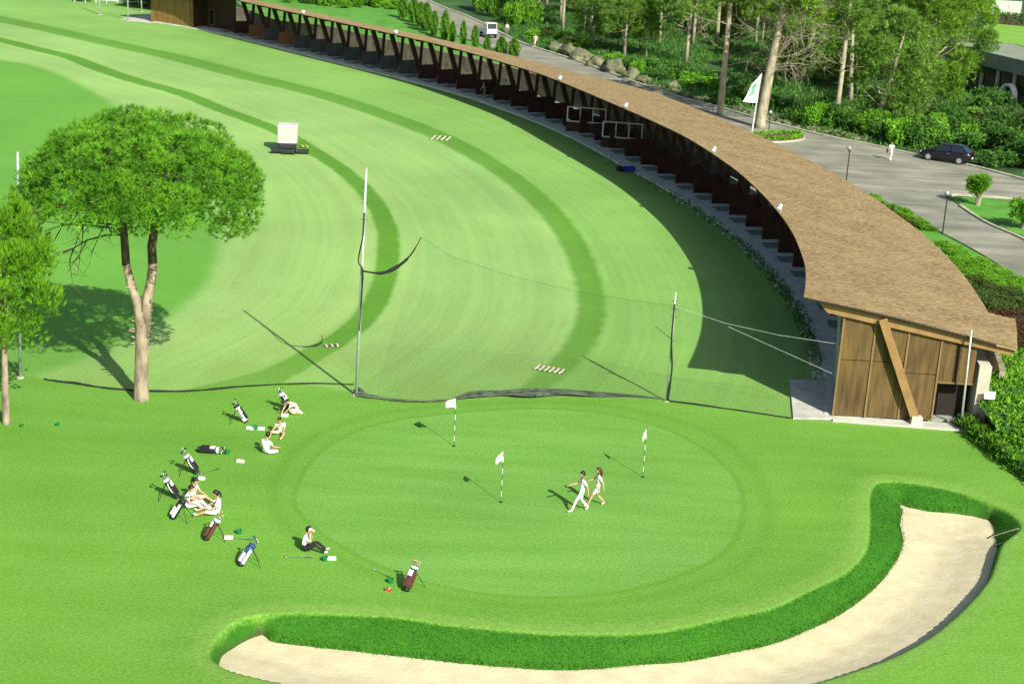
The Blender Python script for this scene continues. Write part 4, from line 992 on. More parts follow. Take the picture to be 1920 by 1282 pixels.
def shrubs_along(pts, n, kind, w, h, jit, label, group):
    P_ = catmull([G(*p) for p in pts], 10)
    for i in range(n):
        q = P_[int(rs.uniform(0, len(P_) - 1))]; kk = kind if isinstance(kind, str) else rs.choice(kind)
        shrub(kk, (q[0] + rs.normal(0, jit), q[1] + rs.normal(0, jit), GZ - 0.03), rs.uniform(*w), rs.uniform(*h), label, group)
# undergrowth beyond the road
shrubs_along([(1690, 268), (1760, 270), (1840, 285), (1930, 312)], 34, ['green', 'bright', 'green'], (1.2, 2.0), (1.3, 2.4), 1.6, 'one of the leafy bushes crowding the verge behind the black car', 'bushes behind the black car')
shrubs_along([(1680, 235), (1780, 240), (1870, 250), (1960, 270)], 34, ['green', 'green', 'bright', 'olive'], (1.3, 2.3), (1.3, 2.3), 2.0, 'one of the tall bushes banked up below the villa', 'bushes below the villa')
shrubs_along([(1500, 225), (1560, 238), (1625, 246)], 18, ['green', 'bright'], (1.1, 1.9), (1.2, 2.4), 1.2, 'one of the bushes under the slim trunks right of the flag', 'bushes under the slim trunks')
shrubs_along([(1180, 125), (1250, 150), (1330, 170), (1420, 200)], 40, ['green', 'bright', 'green'], (1.0, 2.0), (0.7, 1.6), 1.8, 'one of the low bushes in the shade behind the boulders', 'low bushes behind the boulders')
shrubs_along([(1010, 70), (1060, 84), (1120, 100)], 14, ['olive', 'bright', 'green'], (0.9, 1.6), (0.7, 1.4), 1.2, 'one of the low bushes above the left end of the boulders', 'bushes above the boulder end')
shrubs_along([(905, 20), (945, 34), (985, 55)], 12, ['bright', 'green'], (1.3, 1.9), (2.6, 4.2), 1.0, 'one of the upright leafy bushes beside the white utility truck', 'bushes beside the white truck')
shrubs_along([(470, -12), (560, 2), (640, 10), (730, 16)], 46, ['bright', 'bright', 'green'], (0.9, 1.7), (0.9, 1.7), 1.6, 'one of the fresh green bushes on the far terrace above the shelter roof', 'bushes on the far terrace')
shrubs_along([(1838, 205), (1880, 190), (1925, 185)], 10, ['green'], (1.4, 2.0), (1.3, 1.9), 0.8, 'one of the dark rounded bushes in front of the villa arch', 'bushes in front of the villa')
# planted bed by the near end of the roof
def bed(poly, n, kind, w, h, label, group, z=None):
    P_ = np.array([(g_.x, g_.y) for g_ in [G(*p) for p in poly]]); lo, hi = P_.min(0), P_.max(0); k = 0
    while k < n:
        q = rs.uniform(lo, hi)[None]
        if not inside(q, P_)[0]: continue
        k += 1; shrub(kind if isinstance(kind, str) else rs.choice(kind), (q[0, 0], q[0, 1], (z if z is not None else GZ) - 0.02), rs.uniform(*w), rs.uniform(*h), label, group)
bed([(1755, 452), (1800, 470), (1860, 500), (1935, 538), (1925, 552), (1830, 530), (1790, 500)], 60, 'bright', (0.6, 1.0), (0.2, 0.36), 'one of the bright ground cover plants between the roof and the drive', 'bright ground cover by the drive')
bed([(1800, 545), (1830, 532), (1925, 556), (1930, 600), (1880, 590), (1835, 585)], 42, 'olive', (0.7, 1.1), (0.35, 0.55), 'one of the olive green shrubs in the bed behind the roof corner', 'olive shrubs behind the roof corner')
bed([(1870, 592), (1930, 598), (1940, 655), (1890, 655)], 24, 'red', (0.6, 1.0), (0.35, 0.6), 'one of the wine red shrubs beyond the roof corner', 'wine red shrubs beyond the roof corner')
# low hedge along the verge
shrubs_along([(1625, 372), (1668, 394), (1705, 414), (1738, 432)], 30, 'bright', (0.45, 0.65), (0.35, 0.5), 0.25, 'one of the clipped plants in the low hedge between roof and drive', 'low hedge between roof and drive')
shrubs_along([(1650, 396), (1690, 420), (1712, 432)], 14, 'red', (0.35, 0.5), (0.3, 0.45), 0.2, 'one of the small red leaved plants along the foot of the hedge', 'red plants at the hedge foot')

# ---- ivy on the bank right of the end wall (uncountable)
def ivy_bank():
    rs = np.random.RandomState(8); n = 14000
    bg_ = bpy.data.objects['bank_ground']; from mathutils.bvhtree import BVHTree
    me = bg_.data; bv = BVHTree.FromPolygons([v.co for v in me.vertices], [p.vertices[:] for p in me.polygons])
    C_ = []
    while len(C_) < n:
        x, y = rs.uniform(22.6, 34), rs.uniform(52, 84)
        h = bv.ray_cast(Vector((x, y, 20)), Vector((0, 0, -1)))[0]
        if h is None or h.z < 0.3: continue
        b_ = 0.14 + 0.14 * mnoise.noise(Vector((x * 0.6, y * 0.6, 1))) + 0.12 * mnoise.noise(Vector((x * 1.7, y * 1.7, 5)))
        C_.append((x, y, h.z + rs.uniform(0.2, 1.0) * max(0.08, b_)))
    cc = np.array(C_); dd = np.tile(np.array([[0.0, -0.3, 1.0]]), (n, 1))
    V = np.concatenate([leaves(cc, 0.13, 0.6, rs, dd), tufts(cc[::2], dd[::2], 0.22, 3, 0.16, 0.7, rs)])
    tag(link('ivy_cover', tri_mesh('ivy_cover', V, M['shrub_bright'])), 'dense bright ivy covering the bank right of the shelter end wall', 'ivy', kind='stuff')
ivy_bank()
# weeds and rubble along the tee edge of the near bays
def tee_weeds():
    rs = np.random.RandomState(9); cc = []; mb = MB()
    for k in range(900):
        s = abs(rs.normal(0, 26)) % 66 + 9; d = rs.uniform(-1.15, -0.2); q = off(s, d); cc.append((q.x, q.y, rs.uniform(0.02, 0.2)))
    cc = np.array(cc); dd = np.tile(np.array([[0, 0, 1.0]]), (len(cc), 1))
    tag(link('tee_weeds', tri_mesh('tee_weeds', tufts(cc, dd, 0.2, 4, 0.14, 0.6, rs), M['shrub'])), 'weeds growing along the tee edge in the roof shadow', 'weeds', kind='stuff')
    for k in range(420):
        s = abs(rs.normal(0, 22)) % 55 + 6; d = rs.uniform(-0.95, -0.25); q = off(s, d, 0.03); r = rs.uniform(0.05, 0.16)
        mb.ball(q, (r, r * rs.uniform(0.7, 1.2), r * 0.6), 6, 4, fn=lambda v: 1 + 0.25 * math.sin(5 * v.x + 3 * v.y))
    tag(mb.build('tee_rubble', M['concrete']), 'broken pale stones along the tee edge in the roof shadow', 'rubble', kind='stuff')
tee_weeds()

# ---- rough undergrowth on the floor of the wood (uncountable)
def undergrowth():
    rs = np.random.RandomState(61); P_ = np.array([(p[0], p[1]) for p in list(ru)]); C_ = []
    while len(C_) < 16000:
        q = np.column_stack([rs.uniform(-5, 70, 4000), rs.uniform(128, 245, 4000)]); d, sg, _ = seg_dist(q, P_)
        k = (sg > 0) & (d > 0.8) & (d < 45); k &= np.array([mnoise.noise(Vector((a * 0.16, b * 0.16, 2))) > -0.25 for a, b in q]); C_ += [tuple(p) for p in q[k]]
    cc = np.array(C_[:16000]); h = np.array([0.25 + 0.3 * mnoise.noise(Vector((a * 0.3, b * 0.3, 7))) for a, b in cc]); n = len(cc)
    c3 = np.column_stack([cc, GZ + rs.uniform(0, 1, n) * np.maximum(0.05, h)]); dd = np.tile(np.array([[0, 0, 1.0]]), (n, 1))
    tag(link('undergrowth', tri_mesh('undergrowth', tufts(c3, dd, 0.45, 4, 0.13, 0.6, rs), M['shrub'])), 'rough green undergrowth covering the floor of the wood', 'undergrowth', kind='stuff')
undergrowth()

# ---- cypress row along the road
def cypress_mesh(seed):
    rs = np.random.RandomState(seed); n = 1100; h = rs.uniform(0.02, 1, n); a = rs.uniform(0, 2 * PI, n)
    r = 0.30 * np.sin(PI * (0.12 + 0.86 * h)) ** 0.75 * (0.75 + 0.3 * np.sin(5 * a + 9 * h)) * rs.uniform(0.6, 1, n)
    cc = np.stack([r * np.cos(a), r * np.sin(a), h], 1); dd = np.stack([np.cos(a) * 0.4, np.sin(a) * 0.4, np.ones(n)], 1)
    return tri_mesh('foliage', tufts(cc, dd, 0.085, 5, 0.22, 0.5, rs), M['cypress'])
CY = [cypress_mesh(3), cypress_mesh(4)]
cst = MB().tube([(0, 0, -0.02), (0, 0, 0.5), (0, 0, 0.95)], [0.035, 0.02, 0.005], 5).mesh('trunk', M['bark_dark'])
ordn = ['first', 'second', 'third', 'fourth', 'fifth', 'sixth', 'seventh', 'eighth', 'ninth', 'tenth', 'eleventh', 'twelfth']
for i, (x, y, yt, w) in enumerate([(756, 34, 0, 18), (775, 42, 2, 18), (788, 50, 12, 18), (799, 58, 14, 20), (814, 66, 28, 14), (834, 74, 28, 16), (848, 79, 46, 12), (868, 85, 46, 12), (890, 91, 54, 13), (913, 97, 72, 12), (939, 105, 74, 20), (963, 108, 76, 20)]):
    b = G(x, y + 1); s_ = (y - 3 + 300) / 28.5 * 26 / 23.8; H = (y - yt) / s_ * 1.05
    t = thing('cypress', ordn[i] + ' young cypress of the row along the road, counted from the far end', 'tree', b, i * 1.1, 'cypress row along the road'); ww = w / s_ / 0.52; t.scale = (ww, ww, H)
    link('foliage', CY[i % 2], t); link('trunk', cst, t)

# ---- shrubs on the island lawn
def palm_shrub(px, h, label):
    b = G(*px); t = thing('ornamental_shrub', label, 'shrub', (b.x, b.y, GZ + 0.05)); rs = np.random.RandomState(int(px[0])); mb = MB()
    for k in range(7):
        a = k * 0.9; mb.tube([(0.1 * math.cos(a), 0.1 * math.sin(a), 0), (0.2 * math.cos(a), 0.2 * math.sin(a), 0.5 * h), (0.34 * math.cos(a), 0.34 * math.sin(a), 0.8 * h)], [0.07, 0.05, 0.03], 5)
    mb.build('stems', M['yellow'] if False else M['bark_pale'], t)
    lob = [(rs.normal(0, 0.42), rs.normal(0, 0.42), h * rs.uniform(0.5, 1.0), 0.45, 0.4) for _ in range(14)]
    cc, dd = lobes_to_tufts(lob, 240, rs); link('foliage', tri_mesh('foliage', tufts(cc, dd, 0.26, 5, 0.16, 0.6, rs), M['shrub_bright']), t)
palm_shrub((1833, 386), 1.9, 'round topped shrub with pale stems on the island lawn'); palm_shrub((1918, 430), 1.7, 'leafy shrub at the right edge of the island lawn')

# ---- boulders above the road
def boulder(px, w, h, label, seed):
    b = G(*px); sd = seed * 3.7
    def fn(d): return 0.85 + 0.45 * mnoise.noise(d * 1.5 + Vector((sd, 0, 0))) + 0.22 * mnoise.noise(d * 4 + Vector((0, sd, 0)))
    mb = MB(); mb.ball((0, 0, h * 0.26), (w * 0.46, w * 0.40, h * 0.52), 16, 11, fn=fn)
    o = mb.build('boulder', M['rock'], None, True, (b.x, b.y, GZ), (0, 0, seed)); tag(o, label, 'boulder', 'boulders along the road'); return o
nm = ['leftmost grey boulder beside the pink dressed walker', 'second boulder from the left in the roadside row', 'large lichen boulder, third from the left in the row', 'fourth boulder from the left in the roadside row', 'biggest round boulder in the middle of the roadside row', 'brown boulder just right of the biggest one', 'flat boulder where the roadside row gets low', 'small pale round boulder at the right end of the row']
for i, (x, y, w, h) in enumerate([(1040, 94, 2.4, 1.3), (1065, 103, 2.8, 1.6), (1090, 113, 3.0, 1.7), (1118, 124, 2.8, 1.6), (1150, 136, 3.4, 2.0), (1182, 148, 2.4, 1.5), (1206, 154, 2.2, 0.9), (1262, 168, 1.5, 1.2)]): boulder((x, y), w, h, nm[i], i + 1)
def rubble_verge():
    rs = np.random.RandomState(4); mb = MB(); P_ = catmull([G(*p) for p in [(1180, 150), (1250, 172), (1340, 192), (1440, 222), (1540, 246), (1620, 262)]], 12)
    for k in range(420):
        q = P_[rs.randint(0, len(P_))]; r = rs.uniform(0.1, 0.38); mb.ball((q[0] + rs.normal(0.2, 0.7), q[1] + rs.normal(0.5, 0.7), GZ), (r, r * 0.9, r * 0.55), 7, 5, fn=lambda v: 1 + 0.25 * math.sin(4 * v.x + 7 * v.y + k))
    tag(mb.build('verge_stones', M['rock']), 'loose stones and dry earth along the upper road edge', 'stones', kind='stuff')
rubble_verge()

# ---- low wall and climbing plants at the lower right
def low_wall():
    pts = [gp(1812, 800), gp(1850, 830), gp(1885, 858), gp(1925, 888), gp(1990, 935), gp(2080, 1010)]
    t = thing('low_garden_wall', 'low pale garden wall running from the shelter corner to the right edge', 'wall', pts[0]); o = pts[0]
    mb = MB(); mbc = MB()
    for a, b in zip(pts[:-1], pts[1:]):
        mb.beam(a - o + Vector((0.25, 0.2, 0.22)), b - o + Vector((0.25, 0.2, 0.22)), 0.24, 0.5); mbc.beam(a - o + Vector((0.25, 0.2, 0.51)), b - o + Vector((0.25, 0.2, 0.51)), 0.34, 0.08)
    mb.build('wall', M['render'], t); mbc.build('coping', M['batten'], t)
    rs = np.random.RandomState(2); L_ = catmull(pts, 8)
    for i in range(15):
        q = L_[int(i * (len(L_) - 1) / 14 * 0.72)]; n = 200
        cc = np.stack([rs.normal(0, 0.26, n), rs.normal(0, 0.2, n), rs.uniform(0.05, 0.62, n)], 1); cc[:, :2] *= (1.1 - 0.6 * cc[:, 2:3]); dd = np.tile(np.array([[0, -0.3, 1.0]]), (n, 1))
        p = thing('wall_plant', 'one of the leafy plants growing against the low garden wall', 'plant', (q[0] - 0.08, q[1] - 0.18, 0), 0, 'plants along the low garden wall')
        link('foliage', tri_mesh('foliage', tufts(cc, dd, 0.2, 4, 0.15, 0.8, rs), M['shrub_bright' if i % 2 else 'shrub']), p); link('stems', stem_me, p)
low_wall()

# ================================================================ golf things on the lawn
def flagstick(px, ang, wid, fall, label):
    b = gp(*px); t = thing('flagstick', label, 'flagstick', b, 0, 'flags on the putting green'); n = 9; H = 2.25
    for k in range(n): MB().tube([(0, 0, k * H / n), (0, 0, (k + 1) * H / n)], 0.015, 6).build('pole_band', M['stick_dark'] if k % 2 == 0 else M['white_metal'], t)
    MB().disc((0, 0, 0.004), 0.09, 0.006, 12).build('cup', M['dark_metal'], t)
    mb = MB(); nx, nz = 8, 5; th = 0.008
    for side in (0, 1):
        for i in range(nx + 1):
            for j in range(nz + 1):
                u, v = i / nx, j / nz; z = H - v * 0.42 * (1 - 0.25 * u) - fall * u ** 1.3 * (1.0 - 0.3 * v); r = u * wid
                w = 0.05 * math.sin(u * 7 + v * 2) * u
                mb.v.append((math.cos(ang) * r - math.sin(ang) * w, math.sin(ang) * r + math.cos(ang) * w + side * th, z))
    q = (nx + 1) * (nz + 1)
    for i in range(nx):
        for j in range(nz):
            a = i * (nz + 1) + j; mb.f += [(a, a + 1, a + nz + 2, a + nz + 1), (q + a, q + a + nz + 1, q + a + nz + 2, q + a + 1)]; mb.m += [0, 0]
    mb.build('flag', M['white_cloth'], t, True)
M['stick_dark'] = mat('dark_stick_band', (0.07, 0.09, 0.06), 0.5, 0.1)
flagstick((851, 836), PI * 1.02, 0.44, 0.16, 'white flag on banded stick at the back left of the green')
flagstick((939, 941), PI * 1.05, 0.30, 0.36, 'white drooping flag on banded stick in the middle of the green')
flagstick((1205, 894), PI * 1.1, 0.16, 0.42, 'furled white flag on banded stick at the right of the green')
o = MB().ball((0, 0, 0.06), (0.28, 0.14, 0.07), 8, 5).build('divot_cover', M['basket'], None, True, gp(783, 797) + Vector((0, 0, -0.02))) if False else None

# ---- people: continuous skinned bodies
def skin_body(joints, edges, radii):
    names = list(joints); me = bpy.data.meshes.new('tmp'); me.from_pydata([joints[n] for n in names], [(names.index(a), names.index(b)) for a, b in edges], [])
    ob = bpy.data.objects.new('tmp', me); C.objects.link(ob)
    md = ob.modifiers.new('skin', 'SKIN'); md.use_smooth_shade = True; md.branch_smoothing = 0.6
    if not me.skin_vertices: me.skin_vertices.new() if hasattr(me.skin_vertices, 'new') else None
    sv = me.skin_vertices[0].data
    for i, n in enumerate(names):
        r = radii[n]; sv[i].radius = r if hasattr(r, '__len__') else (r, r); sv[i].use_root = (n == 'pelvis')
    sb = ob.modifiers.new('sub', 'SUBSURF'); sb.levels = 1; sb.render_levels = 1
    dg = bpy.context.evaluated_depsgraph_get(); ev = ob.evaluated_get(dg); m2 = ev.to_mesh()
    V = [v.co.copy() for v in m2.vertices]; F = [tuple(p.vertices) for p in m2.polygons]
    ev.to_mesh_clear(); bpy.data.objects.remove(ob); bpy.data.meshes.remove(me)
    return V, F
RAD = {'pelvis': (0.17, 0.135), 'waist': (0.155, 0.125), 'chest': (0.185, 0.14), 'neck': 0.055, 'headb': 0.06,
       'hipL': 0.105, 'hipR': 0.105, 'kneeL': 0.062, 'kneeR': 0.062, 'ankleL': 0.042, 'ankleR': 0.042, 'toeL': 0.035, 'toeR': 0.035,
       'shL': 0.08, 'shR': 0.08, 'elL': 0.042, 'elR': 0.042, 'wrL': 0.028, 'wrR': 0.028}
EDG = [('pelvis', 'waist'), ('waist', 'chest'), ('chest', 'neck'), ('neck', 'headb'), ('pelvis', 'hipL'), ('hipL', 'kneeL'), ('kneeL', 'ankleL'), ('ankleL', 'toeL'), ('pelvis', 'hipR'), ('hipR', 'kneeR'), ('kneeR', 'ankleR'), ('ankleR', 'toeR'),
       ('chest', 'shL'), ('shL', 'elL'), ('elL', 'wrL'), ('chest', 'shR'), ('shR', 'elR'), ('elR', 'wrR')]
def person(label, loc, rz, J, dress, sc=1.0, hair='short', cap=None, group=None):
    """J: joints in metres, facing +y; dress: materials for top, sleeve, bottom, shin, shoe"""
    t = thing('person', label, 'person', loc, rz, group); t.scale = (sc, sc, sc)
    J = {k: Vector(v) for k, v in J.items()}
    nd = (J['neck'] - J['chest']).normalized(); look = Vector(J.pop('look', (0, 1, 0.0))).normalized()
    J['headb'] = J['neck'] + nd * 0.07
    V, F = skin_body({k: tuple(v) for k, v in J.items()}, EDG, RAD)
    segs = []
    for a, b in EDG:
        m_ = 0
        if a in ('pelvis',) or (a[:3] == 'hip'): m_ = 2
        if a == 'pelvis' and b == 'waist': m_ = 2
        if a == 'waist' or (a == 'chest' and b != 'neck'): m_ = 0
        if a in ('shL', 'shR'): m_ = 1
        if a in ('elL', 'elR') or a in ('neck',) or b == 'neck': m_ = 5
        if a[:4] == 'knee': m_ = 3
        if a[:5] == 'ankle': m_ = 4
        segs.append((J[a], J[b], m_, 0.09 if a in ('waist', 'chest', 'pelvis') else 0.03))
    mb = MB(); mb.v = [tuple(v) for v in V]; mb.f = F
    for f in F:
        c = sum((V[i] for i in f), Vector()) / len(f); best = None
        for a, b, m_, w in segs:
            d = b - a; tt = max(0, min(1, (c - a).dot(d) / max(1e-9, d.length_squared))); dist = (c - (a + d * tt)).length - w
            if best is None or dist < best[0]: best = (dist, m_, tt)
        mi = best[1]
        if mi == 1 and best[2] > 0.6 and dress.get('short_sleeve', True): mi = 5
        if mi == 2 and dress.get('shorts') and best[2] > 0.75: mi = 3
        mb.m.append(mi)
    # head with a face
    hc = J['headb'] + nd * 0.10 + look * 0.02; side = look.cross(nd).normalized(); fwd = nd.cross(side).normalized() * 1.0
    if fwd.dot(look) < 0: fwd = -fwd
    R = Matrix((side, fwd, nd)).transposed()
    def hp(x, y, z): return hc + R @ Vector((x, y, z))
    h = MB(); h.ball((0, 0, 0), (0.076, 0.096, 0.118), 14, 10, 5, fn=lambda d: 1.0 - 0.10 * max(0, -d.z) * (1 - abs(d.y)) + 0.05 * max(0, -d.z) * max(0, d.y))
    h.ball((0, 0.098, -0.012), (0.014, 0.02, 0.022), 6, 5, 5)
    for sx in (-1, 1): h.ball((sx * 0.031, 0.083, 0.014), (0.012, 0.010, 0.008), 6, 4, 6); h.ball((sx * 0.077, 0.0, -0.005), (0.011, 0.022, 0.032), 6, 5, 5)
    h.box((0, 0.090, -0.052), (0.045, 0.012, 0.010), mi=7)
    o_ = len(mb.v); mb.v += [tuple(hc + R @ Vector(v)) for v in h.v]; mb.f += [tuple(i + o_ for i in f) for f in h.f]; mb.m += h.m
    # hands: palm, four unequal fingers and a thumb, slightly curled
    for S in 'LR':
        w, e = J['wr' + S], J['el' + S]; d = (w - e).normalized(); sd = d.cross(Vector((0, 0, 1)) if abs(d.z) < 0.9 else Vector((0, 1, 0))).normalized(); pn = sd.cross(d)
        mb.beam(w - d * 0.01, w + d * 0.085, 0.075, 0.03, 5, up=pn)
        for k, ln in enumerate((0.068, 0.078, 0.074, 0.058)):
            a = w + d * 0.08 + sd * (0.028 - k * 0.019); m1 = a + d * ln * 0.55 - pn * 0.008; mb.tube([a, m1, m1 + d * ln * 0.35 - pn * 0.028], [0.009, 0.008, 0.006], 5, 5)
        a = w + d * 0.025 + sd * 0.034; mb.tube([a, a + sd * 0.025 + d * 0.03, a + sd * 0.03 + d * 0.062 - pn * 0.012], [0.011, 0.010, 0.007], 5, 5)
    mats = [dress['top'], dress.get('sleeve', dress['top']), dress['bottom'], dress['shin'], dress['shoe'], M['skin'], M['eye'], M['lips']]
    body = mb.build('body', mats, t, True)
    # hair
    hb = MB(); hm = dress.get('hair', M['hair'])
    hb.ball((0, -0.018, 0.028), (0.098, 0.116, 0.124), 12, 8, 0, fn=lambda d: 0.80 if (d.y > 0.35 and d.z < 0.35) else 1.0)
    if hair == 'long': hb.tube([(0, -0.085, 0.03), (0, -0.125, -0.06), (0, -0.13, -0.18), (0, -0.12, -0.30)], [0.06, 0.07, 0.06, 0.03], 8)
    if hair == 'tail': hb.tube([(0, -0.09, 0.05), (0, -0.15, 0.03), (0, -0.16, -0.08), (0, -0.14, -0.2)], [0.03, 0.04, 0.035, 0.012], 7)
    hh = MB(); hh.v = [tuple(hp(*v)) for v in hb.v]; hh.f = hb.f; hh.m = hb.m; hh.build('hair', hm, t, True)
    if cap:
        cb = MB(); cb.ball((0, -0.006, 0.045), (0.096, 0.110, 0.095), 12, 8, 0, fn=lambda d: 1.0 if d.z > -0.1 else 0.86); cb.box((0, 0.135, 0.055), (0.14, 0.12, 0.016), (-0.15, 0, 0))
        hh = MB(); hh.v = [tuple(hp(*v)) for v in cb.v]; hh.f = cb.f; hh.m = cb.m; hh.build('cap', cap, t, True)
    return t
def J_base(**k):
    d = {'pelvis': (0, 0, 0.95), 'waist': (0, 0, 1.10), 'chest': (0, 0, 1.30), 'neck': (0, 0.01, 1.46), 'hipL': (-0.10, 0, 0.88), 'hipR': (0.10, 0, 0.88), 'kneeL': (-0.10, 0.02, 0.49), 'kneeR': (0.10, 0.02, 0.49), 'ankleL': (-0.10, 0, 0.07), 'ankleR': (0.10, 0, 0.07), 'toeL': (-0.12, 0.17, 0.035), 'toeR': (0.12, 0.17, 0.035),
         'shL': (-0.185, 0, 1.40), 'shR': (0.185, 0, 1.40), 'elL': (-0.24, -0.02, 1.12), 'elR': (0.24, -0.02, 1.12), 'wrL': (-0.25, 0.06, 0.88), 'wrR': (0.25, 0.06, 0.88)}
    d.update(k); return d
def J_walk(armf=0.0):
    return J_base(hipL=(-0.09, 0.02, 0.86), hipR=(0.09, -0.02, 0.86), kneeL=(-0.09, 0.26, 0.52), ankleL=(-0.09, 0.42, 0.08), toeL=(-0.10, 0.60, 0.06), kneeR=(0.09, -0.02, 0.47), ankleR=(0.09, -0.34, 0.12), toeR=(0.10, -0.20, 0.035),
                  elR=(0.24, 0.14, 1.15), wrR=(0.25, 0.36 + armf, 1.06), elL=(-0.26, -0.14, 1.13), wrL=(-0.28, -0.18, 0.87))
def J_sit(lean=0.0, knee=0.35, spread=0.10, reach=0.0, look=(0, 1, -0.2)):
    """sitting on the ground, legs out in front"""
    c = Vector((0, -0.02 + lean, 0.47)); n = Vector((0, 0.01 + lean * 1.5, 0.63)); f = 0.42 if knee > 0.2 else 0.46
    return {'pelvis': (0, 0, 0.115), 'waist': (0, -0.01 + lean * 0.4, 0.28), 'chest': tuple(c), 'neck': tuple(n), 'hipL': (-0.10, 0.07, 0.105), 'hipR': (0.10, 0.07, 0.105),
            'kneeL': (-0.10 - spread, f, 0.09 + knee), 'kneeR': (0.10 + spread, f, 0.09 + knee), 'ankleL': (-0.10 - spread * 0.8, 0.80 - knee * 0.25, 0.055), 'ankleR': (0.10 + spread * 0.8, 0.80 - knee * 0.25, 0.055),
            'toeL': (-0.13 - spread * 0.8, 0.90 - knee * 0.2, 0.15 - knee * 0.2), 'toeR': (0.13 + spread * 0.8, 0.90 - knee * 0.2, 0.15 - knee * 0.2),
            'shL': (-0.18, c.y + 0.01, c.z + 0.10), 'shR': (0.18, c.y + 0.01, c.z + 0.10), 'elL': (-0.24, c.y + 0.13 + reach, c.z - 0.13), 'elR': (0.24, c.y + 0.13 + reach, c.z - 0.13),
            'wrL': (-0.16 - spread * 0.6, c.y + 0.36 + reach, max(0.16, c.z - 0.20)), 'wrR': (0.16 + spread * 0.6, c.y + 0.36 + reach, max(0.16, c.z - 0.20)), 'look': look}
def J_cross():
    d = J_sit(0.05, 0.08, 0.26); d.update({'ankleL': (0.06, 0.36, 0.06), 'ankleR': (-0.06, 0.30, 0.08), 'toeL': (0.2, 0.36, 0.05), 'toeR': (-0.2, 0.30, 0.06), 'kneeL': (-0.36, 0.33, 0.14), 'kneeR': (0.36, 0.33, 0.14)}); return d
def J_kneel():
    return {'pelvis': (0, -0.05, 0.30), 'waist': (0, 0.06, 0.42), 'chest': (0, 0.25, 0.52), 'neck': (0, 0.40, 0.56), 'hipL': (-0.10, -0.03, 0.26), 'hipR': (0.10, -0.03, 0.26), 'kneeL': (-0.13, 0.30, 0.09), 'kneeR': (0.13, 0.30, 0.09), 'ankleL': (-0.12, -0.10, 0.06), 'ankleR': (0.12, -0.10, 0.06), 'toeL': (-0.12, -0.26, 0.04), 'toeR': (0.12, -0.26, 0.04),
            'shL': (-0.18, 0.30, 0.53), 'shR': (0.18, 0.30, 0.53), 'elL': (-0.22, 0.46, 0.33), 'elR': (0.22, 0.46, 0.33), 'wrL': (-0.12, 0.62, 0.14), 'wrR': (0.12, 0.62, 0.14), 'look': (0, 0.6, -0.8)}
Wh, Cr, Be, Bk, Sk = M['white_cloth'], M['cream_cloth'], M['beige_cloth'], M['black_cloth'], M['skin']
def D(top=Wh, bottom=Wh, shin=Sk, shoe=None, **k): return dict(top=top, bottom=bottom, shin=shin, shoe=shoe or M['shoe_white'], **k)
LEFT, RIGHT, AWAY, TOWARD = PI / 2, -PI / 2, 0.0, PI
person('man in white shirt and long white trousers striding across the green', gp(1089, 958), LEFT + 0.25, J_walk(0.12), D(shin=Wh), 1.0)
person('woman in short white dress walking behind the man on the green', gp(1119, 948), LEFT + 0.15, J_walk(0.0), D(shorts=True, hair=M['hair_brown']), 0.97, 'long')
SG = 'people sitting beside the green'
person('person in white kneeling and bending over beside the golf bag at the back', gp(556, 775), LEFT + 0.5, J_kneel(), D(Cr, Be), 1.05, 'short', None, SG)
person('person in cream top sitting with legs apart near the white packets', gp(527, 813), PI * 0.93, J_sit(0.10, 0.12, 0.22), D(Cr, Be), 0.95, 'tail', None, SG)
person('person all in white sitting with back turned beside the green edge', gp(498, 852), -0.5, J_cross(), D(Wh, Wh, Wh), 1.1, 'short', None, SG)
person('person in cream top sitting with legs stretched to the right', gp(361, 938), RIGHT - 0.35, J_sit(0.04, 0.10, 0.06), D(Cr, Be), 1.1, 'tail', None, SG)
person('person in white leaning beside the black and white golf bag', gp(350, 952), RIGHT - 0.05, J_sit(0.06, 0.16, 0.05), D(Wh, Wh, Wh), 1.1, 'short', None, SG)
person('person with dark ponytail and white top sitting with legs to the left', gp(411, 964), LEFT + 0.12, J_sit(0.03, 0.10, 0.12), D(Wh, Wh), 1.12, 'tail', None, SG)
js = J_sit(0.05, 0.22, 0.04); js.update({'elL': (-0.17, 0.26, 0.40), 'elR': (0.17, 0.26, 0.40), 'wrL': (-0.06, 0.22, 0.60), 'wrR': (0.06, 0.22, 0.60)})
person('person in black trousers and pale pink cap sitting alone with hands at face', gp(570, 1032), RIGHT - 0.05, js, D(Wh, Bk, Bk), 1.1, 'short', M['pink_cloth'], SG)
swing = J_base(elL=(-0.16, 0.22, 1.12), elR=(0.16, 0.2, 1.12), wrL=(-0.04, 0.40, 0.92), wrR=(0.03, 0.40, 0.90), chest=(0, 0.08, 1.28), neck=(0, 0.14, 1.43), look=(0, 0.8, -0.5))
person('golfer in dark top and grey trousers on a tee under the roof', gp(908, 186) + Vector((0, 0, 0.16)), LEFT + 0.4, swing, D(Bk, M['grey_cloth'], M['grey_cloth']), 1.0, 'short', Bk)
person('person in white top standing behind the golfer under the roof', gp(936, 186) + Vector((0.6, 1.2, 0.16)), LEFT, J_base(), D(Wh, Bk, Bk), 1.0)
person('walker in white top and trousers with dark bag crossing the road by the car', gp(1669, 300, GZ + 0.02), PI * 0.9, J_walk(-0.1), D(Wh, Wh, Wh), 0.88, 'short')
person('walker in pale pink clothes at the left end of the boulders', gp(1003, 89, GZ + 0.02), PI * 0.8, J_walk(-0.2), D(M['pink_cloth'], Cr), 0.95)
person('person in pale top standing on the road beside the white truck', gp(950, 68, GZ + 0.02), PI * 0.9, J_base(), D(Wh, M['grey_cloth'], M['grey_cloth']), 0.98)
